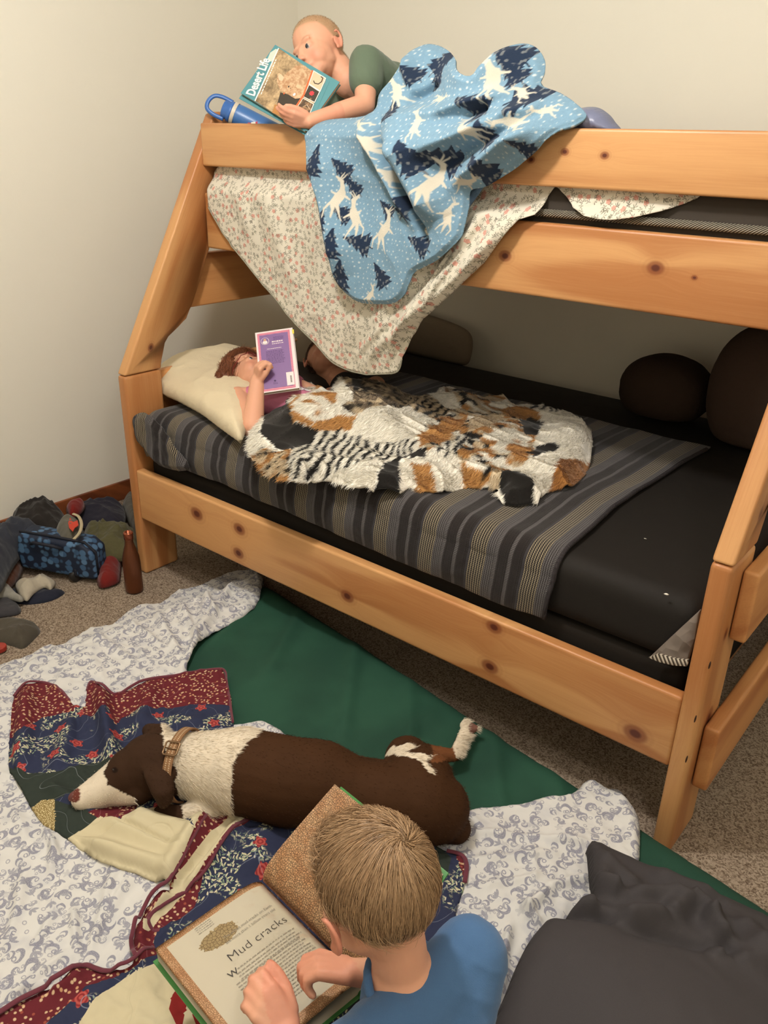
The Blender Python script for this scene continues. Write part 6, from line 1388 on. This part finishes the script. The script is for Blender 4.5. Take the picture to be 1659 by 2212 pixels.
lump('jacket', [(10, 1120), (22, 1085), (60, 1078), (100, 1071), (130, 1076), (146, 1096), (150, 1122), (120, 1134), (60, 1130), (10, 1140)], .16, .14, fab('black_jacket', (40, 36, 34)), 'black jacket at the top of the clothes heap against the left wall', 'jacket', 2, .03)
lump('trousers', [(150, 1080), (185, 1075), (230, 1068), (262, 1072), (270, 1100), (250, 1118), (190, 1118), (155, 1108)], .08, .08, fab('navy_cloth', (44, 42, 52)), 'dark navy trousers in the heap under the brown baseboard', 'trousers', 5, .02)
lump('towel', [(140, 1085), (150, 1076), (176, 1070), (182, 1080), (170, 1096), (148, 1102)], .13, .05, fab('red_cloth', (120, 36, 32)), 'small dark red towel at the back of the clothes heap', 'towel', 7, .01)
lump('shirt', [(262, 1075), (290, 1062), (300, 1100), (300, 1150), (280, 1120)], .06, .06, fab('grey_shirt', (96, 92, 86)), 'faded grey shirt wedged beside the left bed post', 'shirt', 8, .01)
lump('hoodie', [(-40, 1150), (0, 1124), (50, 1112), (85, 1118), (100, 1136), (96, 1152), (60, 1156), (36, 1166), (12, 1200), (-10, 1240), (-50, 1250)], .15, .12, fab('slate_hoodie', (52, 54, 62)), 'slate blue hoodie spilling over the left end of the clothes heap', 'hoodie', 9, .028)
lump('hoodie_lining', [(-20, 1225), (20, 1200), (45, 1170), (50, 1200), (30, 1240), (-10, 1262)], .06, .06, fab('brown_lining', (88, 56, 42)), 'brown lined garment under the slate hoodie', 'garment', 10, .012)
lump('cargo_trousers', [(175, 1130), (190, 1112), (240, 1112), (285, 1116), (298, 1150), (292, 1180), (250, 1180), (208, 1194), (190, 1165)], .10, .10, fab('olive_cotton', (84, 80, 54)), 'olive green cotton trousers beside the copper-brown bottle', 'trousers', 11, .03)
lump('t_shirt', [(114, 1130), (138, 1114), (165, 1110), (180, 1126), (176, 1148), (155, 1160), (125, 1156)], .18, .09, fab('grey_print_shirt', (92, 88, 78)), 'grey shirt with an orange-red mark in the middle of the clothes heap', 't-shirt', 12, .018)
rs_ = [W(u, v, 'z', .20) for u, v in ((152, 1122), (158, 1132), (168, 1128), (170, 1138), (162, 1144), (158, 1152), (150, 1144), (148, 1134))]
prism('orange_mark', [Vector((p[0], p[1], .205)) for p in rs_], (0, 0, .003), mat('orange_red_print', srgb(190, 66, 48), .8), bpy.data.objects['t_shirt.001'] if 't_shirt.001' in bpy.data.objects else bpy.data.objects['t_shirt'], .0)
tube('collar_band', catmull(np.array([W(u, v, 'z', .205) for u, v in ((158, 1110), (170, 1116), (176, 1132), (172, 1150), (160, 1164))]), 5, False), .006, mat('cream_collar', srgb(176, 162, 132), .9), bpy.data.objects['t_shirt.001'] if 't_shirt.001' in bpy.data.objects else bpy.data.objects['t_shirt'], 8, flat=.5)
lump('shorts', [(200, 1192), (255, 1182), (258, 1225), (250, 1240), (215, 1250), (205, 1230)], .05, .06, fab('red_shorts', (112, 34, 30)), 'dark red shorts between the patterned suitcase and the bottle', 'shorts', 14, .012)
# patterned suitcase lying on its side
sc = empty('suitcase', W(125, 1220, 'z', .0), 'small blue patterned suitcase with a black wheel among the clothes', 'suitcase')
sA, sB, sC, sD = W(46, 1235, 'z', .02), W(208, 1262, 'z', .005), W(190, 1172, 'y', -.02), W(46, 1166, 'y', -.16)
Fs = Frame(sA, sB-sA, (0, 0, 1)); Fs.n = Fs.n*(1 if Fs.n @ (CAM_C-sA) > 0 else -1); sw_ = float(np.linalg.norm(sB-sA))
def casef(n):
    q = n.obj(); d, col, pos = n.vor(n.vmul(q, (1, 1, 1)), 42., rnd=.6, dims='3D'); k = n.sep(col)
    c = n.mix(d.step(.62, .42)*k[0].lt(.8), srgb(30, 38, 56), n.mix(k[1], srgb(56, 84, 116), srgb(84, 116, 148))); return dict(col=c, h=n.noise(q, 40., 2.), dist=.004)
M_case = mat('blue_patterned_nylon', f=casef, rough=.6, spec=.3, bump=.3); M_casd = mat('dark_nylon', srgb(30, 32, 42), .7)
Pc = [Fs.to(*c_, 0) for c_ in ((.0, .015), (sw_, .012), (sw_*.98, .12), (sw_*.85, .150), (.0, .155), (-.01, .08))]
prism('shell', Pc, -Fs.n*.10, M_case, sc, .018, 4)
tube('zip', [Fs.to(a, b, -.02) for a, b in ((.0, .157), (sw_*.4, .158), (sw_*.85, .154), (sw_*.99, .12), (sw_*1.0, .03))], .005, M_casd, sc, 8)
tube('handle', [Fs.to(sw_*a, b, h_) for a, b, h_ in ((.18, .125, .0), (.25, .140, .015), (.5, .140, .018), (.6, .125, .0))], .006, M_casd, sc, 8)
wc = W(163, 1243, 'z', .024); wm = Matrix.Translation(Vector(wc)) @ Matrix(((0, 0, 1, 0), (1, 0, 0, 0), (0, 1, 0, 0), (0, 0, 0, 1)))
lathe('wheel', [(0, -.012), (.018, -.012), (.023, -.008), (.023, .008), (.018, .012), (0, .012)], mat('black_rubber', srgb(34, 30, 28), .5, .4), sc, mtx=wm)
box('wheel_bracket', tuple(wc+np.array([-.022, -.010, .004])), tuple(wc+np.array([.020, .030, .034])), M_casd, sc, .005)
lump('shorts', [(-40, 1275), (30, 1262), (60, 1250), (120, 1262), (140, 1270), (110, 1288), (60, 1296), (0, 1290)], .02, .035, fab('navy_shorts', (36, 38, 50)), 'navy shorts flat on the carpet under the white sock', 'shorts', 15, .010)
lump('sock', [(30, 1255), (48, 1246), (70, 1244), (88, 1230), (100, 1234), (118, 1246), (108, 1262), (92, 1258), (70, 1272), (56, 1286), (40, 1276)], .045, .035, fab('white_sock', (168, 158, 140)), 'off-white sock crumpled on the navy shorts', 'sock', 16, .012, step=.004)
lump('sock', [(-30, 1256), (0, 1250), (16, 1254), (34, 1272), (50, 1284), (40, 1290), (10, 1282), (-30, 1280)], .045, .03, fab('pale_grey_sock', (142, 138, 128)), 'pale grey sock at the left edge beside the white sock', 'sock', 17, .010, step=.004)
lump('sock', [(-40, 1290), (0, 1276), (26, 1282), (42, 1300), (38, 1312), (10, 1318), (-40, 1320)], .03, .04, fab('dark_grey_sock', (64, 62, 64)), 'dark grey sock bundle in front of the navy shorts', 'sock', 18, .012, step=.004)
lump('cap', [(-40, 1325), (0, 1322), (40, 1322), (74, 1330), (87, 1346), (76, 1362), (48, 1386), (20, 1380), (-40, 1360)], .03, .06, fab('olive_grey_knit', (74, 68, 58)), 'olive-grey knitted hat lying on the carpet by the scroll-print sheet', 'hat', 19, .014)
lump('cloth_scrap', [(-20, 1312), (0, 1314), (14, 1316), (12, 1324), (-20, 1324)], .012, .014, fab('white_scrap', (196, 190, 176)), 'scrap of white cloth above the olive-grey hat', 'cloth', 20, .002, step=.004)
bm = bmesh.new(); bmesh.ops.create_cone(bm, cap_ends=True, segments=24, radius1=.022, radius2=.022, depth=.016); rc_ = W(0, 1402, 'z', .012)
tag(bmobj('toy_ring', bm, mat('red_plastic', srgb(150, 46, 34), .4, .5), None, True, Matrix.Translation(Vector((rc_[0]-.004, rc_[1], .014))), .005, 3), 'small round red plastic piece on the carpet at the left edge', 'toy')
# crumbs of lint on the black sheet
M_lint = mat('white_lint', srgb(220, 214, 200), .9)
for i, (u, v, s_) in enumerate(((1438, 1283, .006), (1392, 1163, .003))):
    p = W(u, v, 'z', MT+.002); bm = bmesh.new(); bmesh.ops.create_icosphere(bm, subdivisions=1, radius=s_)
    for q in bm.verts: q.co.z *= .4; q.co.y *= .5; q.co.x += .004*random.random()
    tag(bmobj('paper_scrap', bm, M_lint, None, True, Matrix.Translation(Vector(p))), ('larger white scrap on the black sheet nearest the right post', 'tiny white speck in the middle of the black sheet')[i], 'scrap')
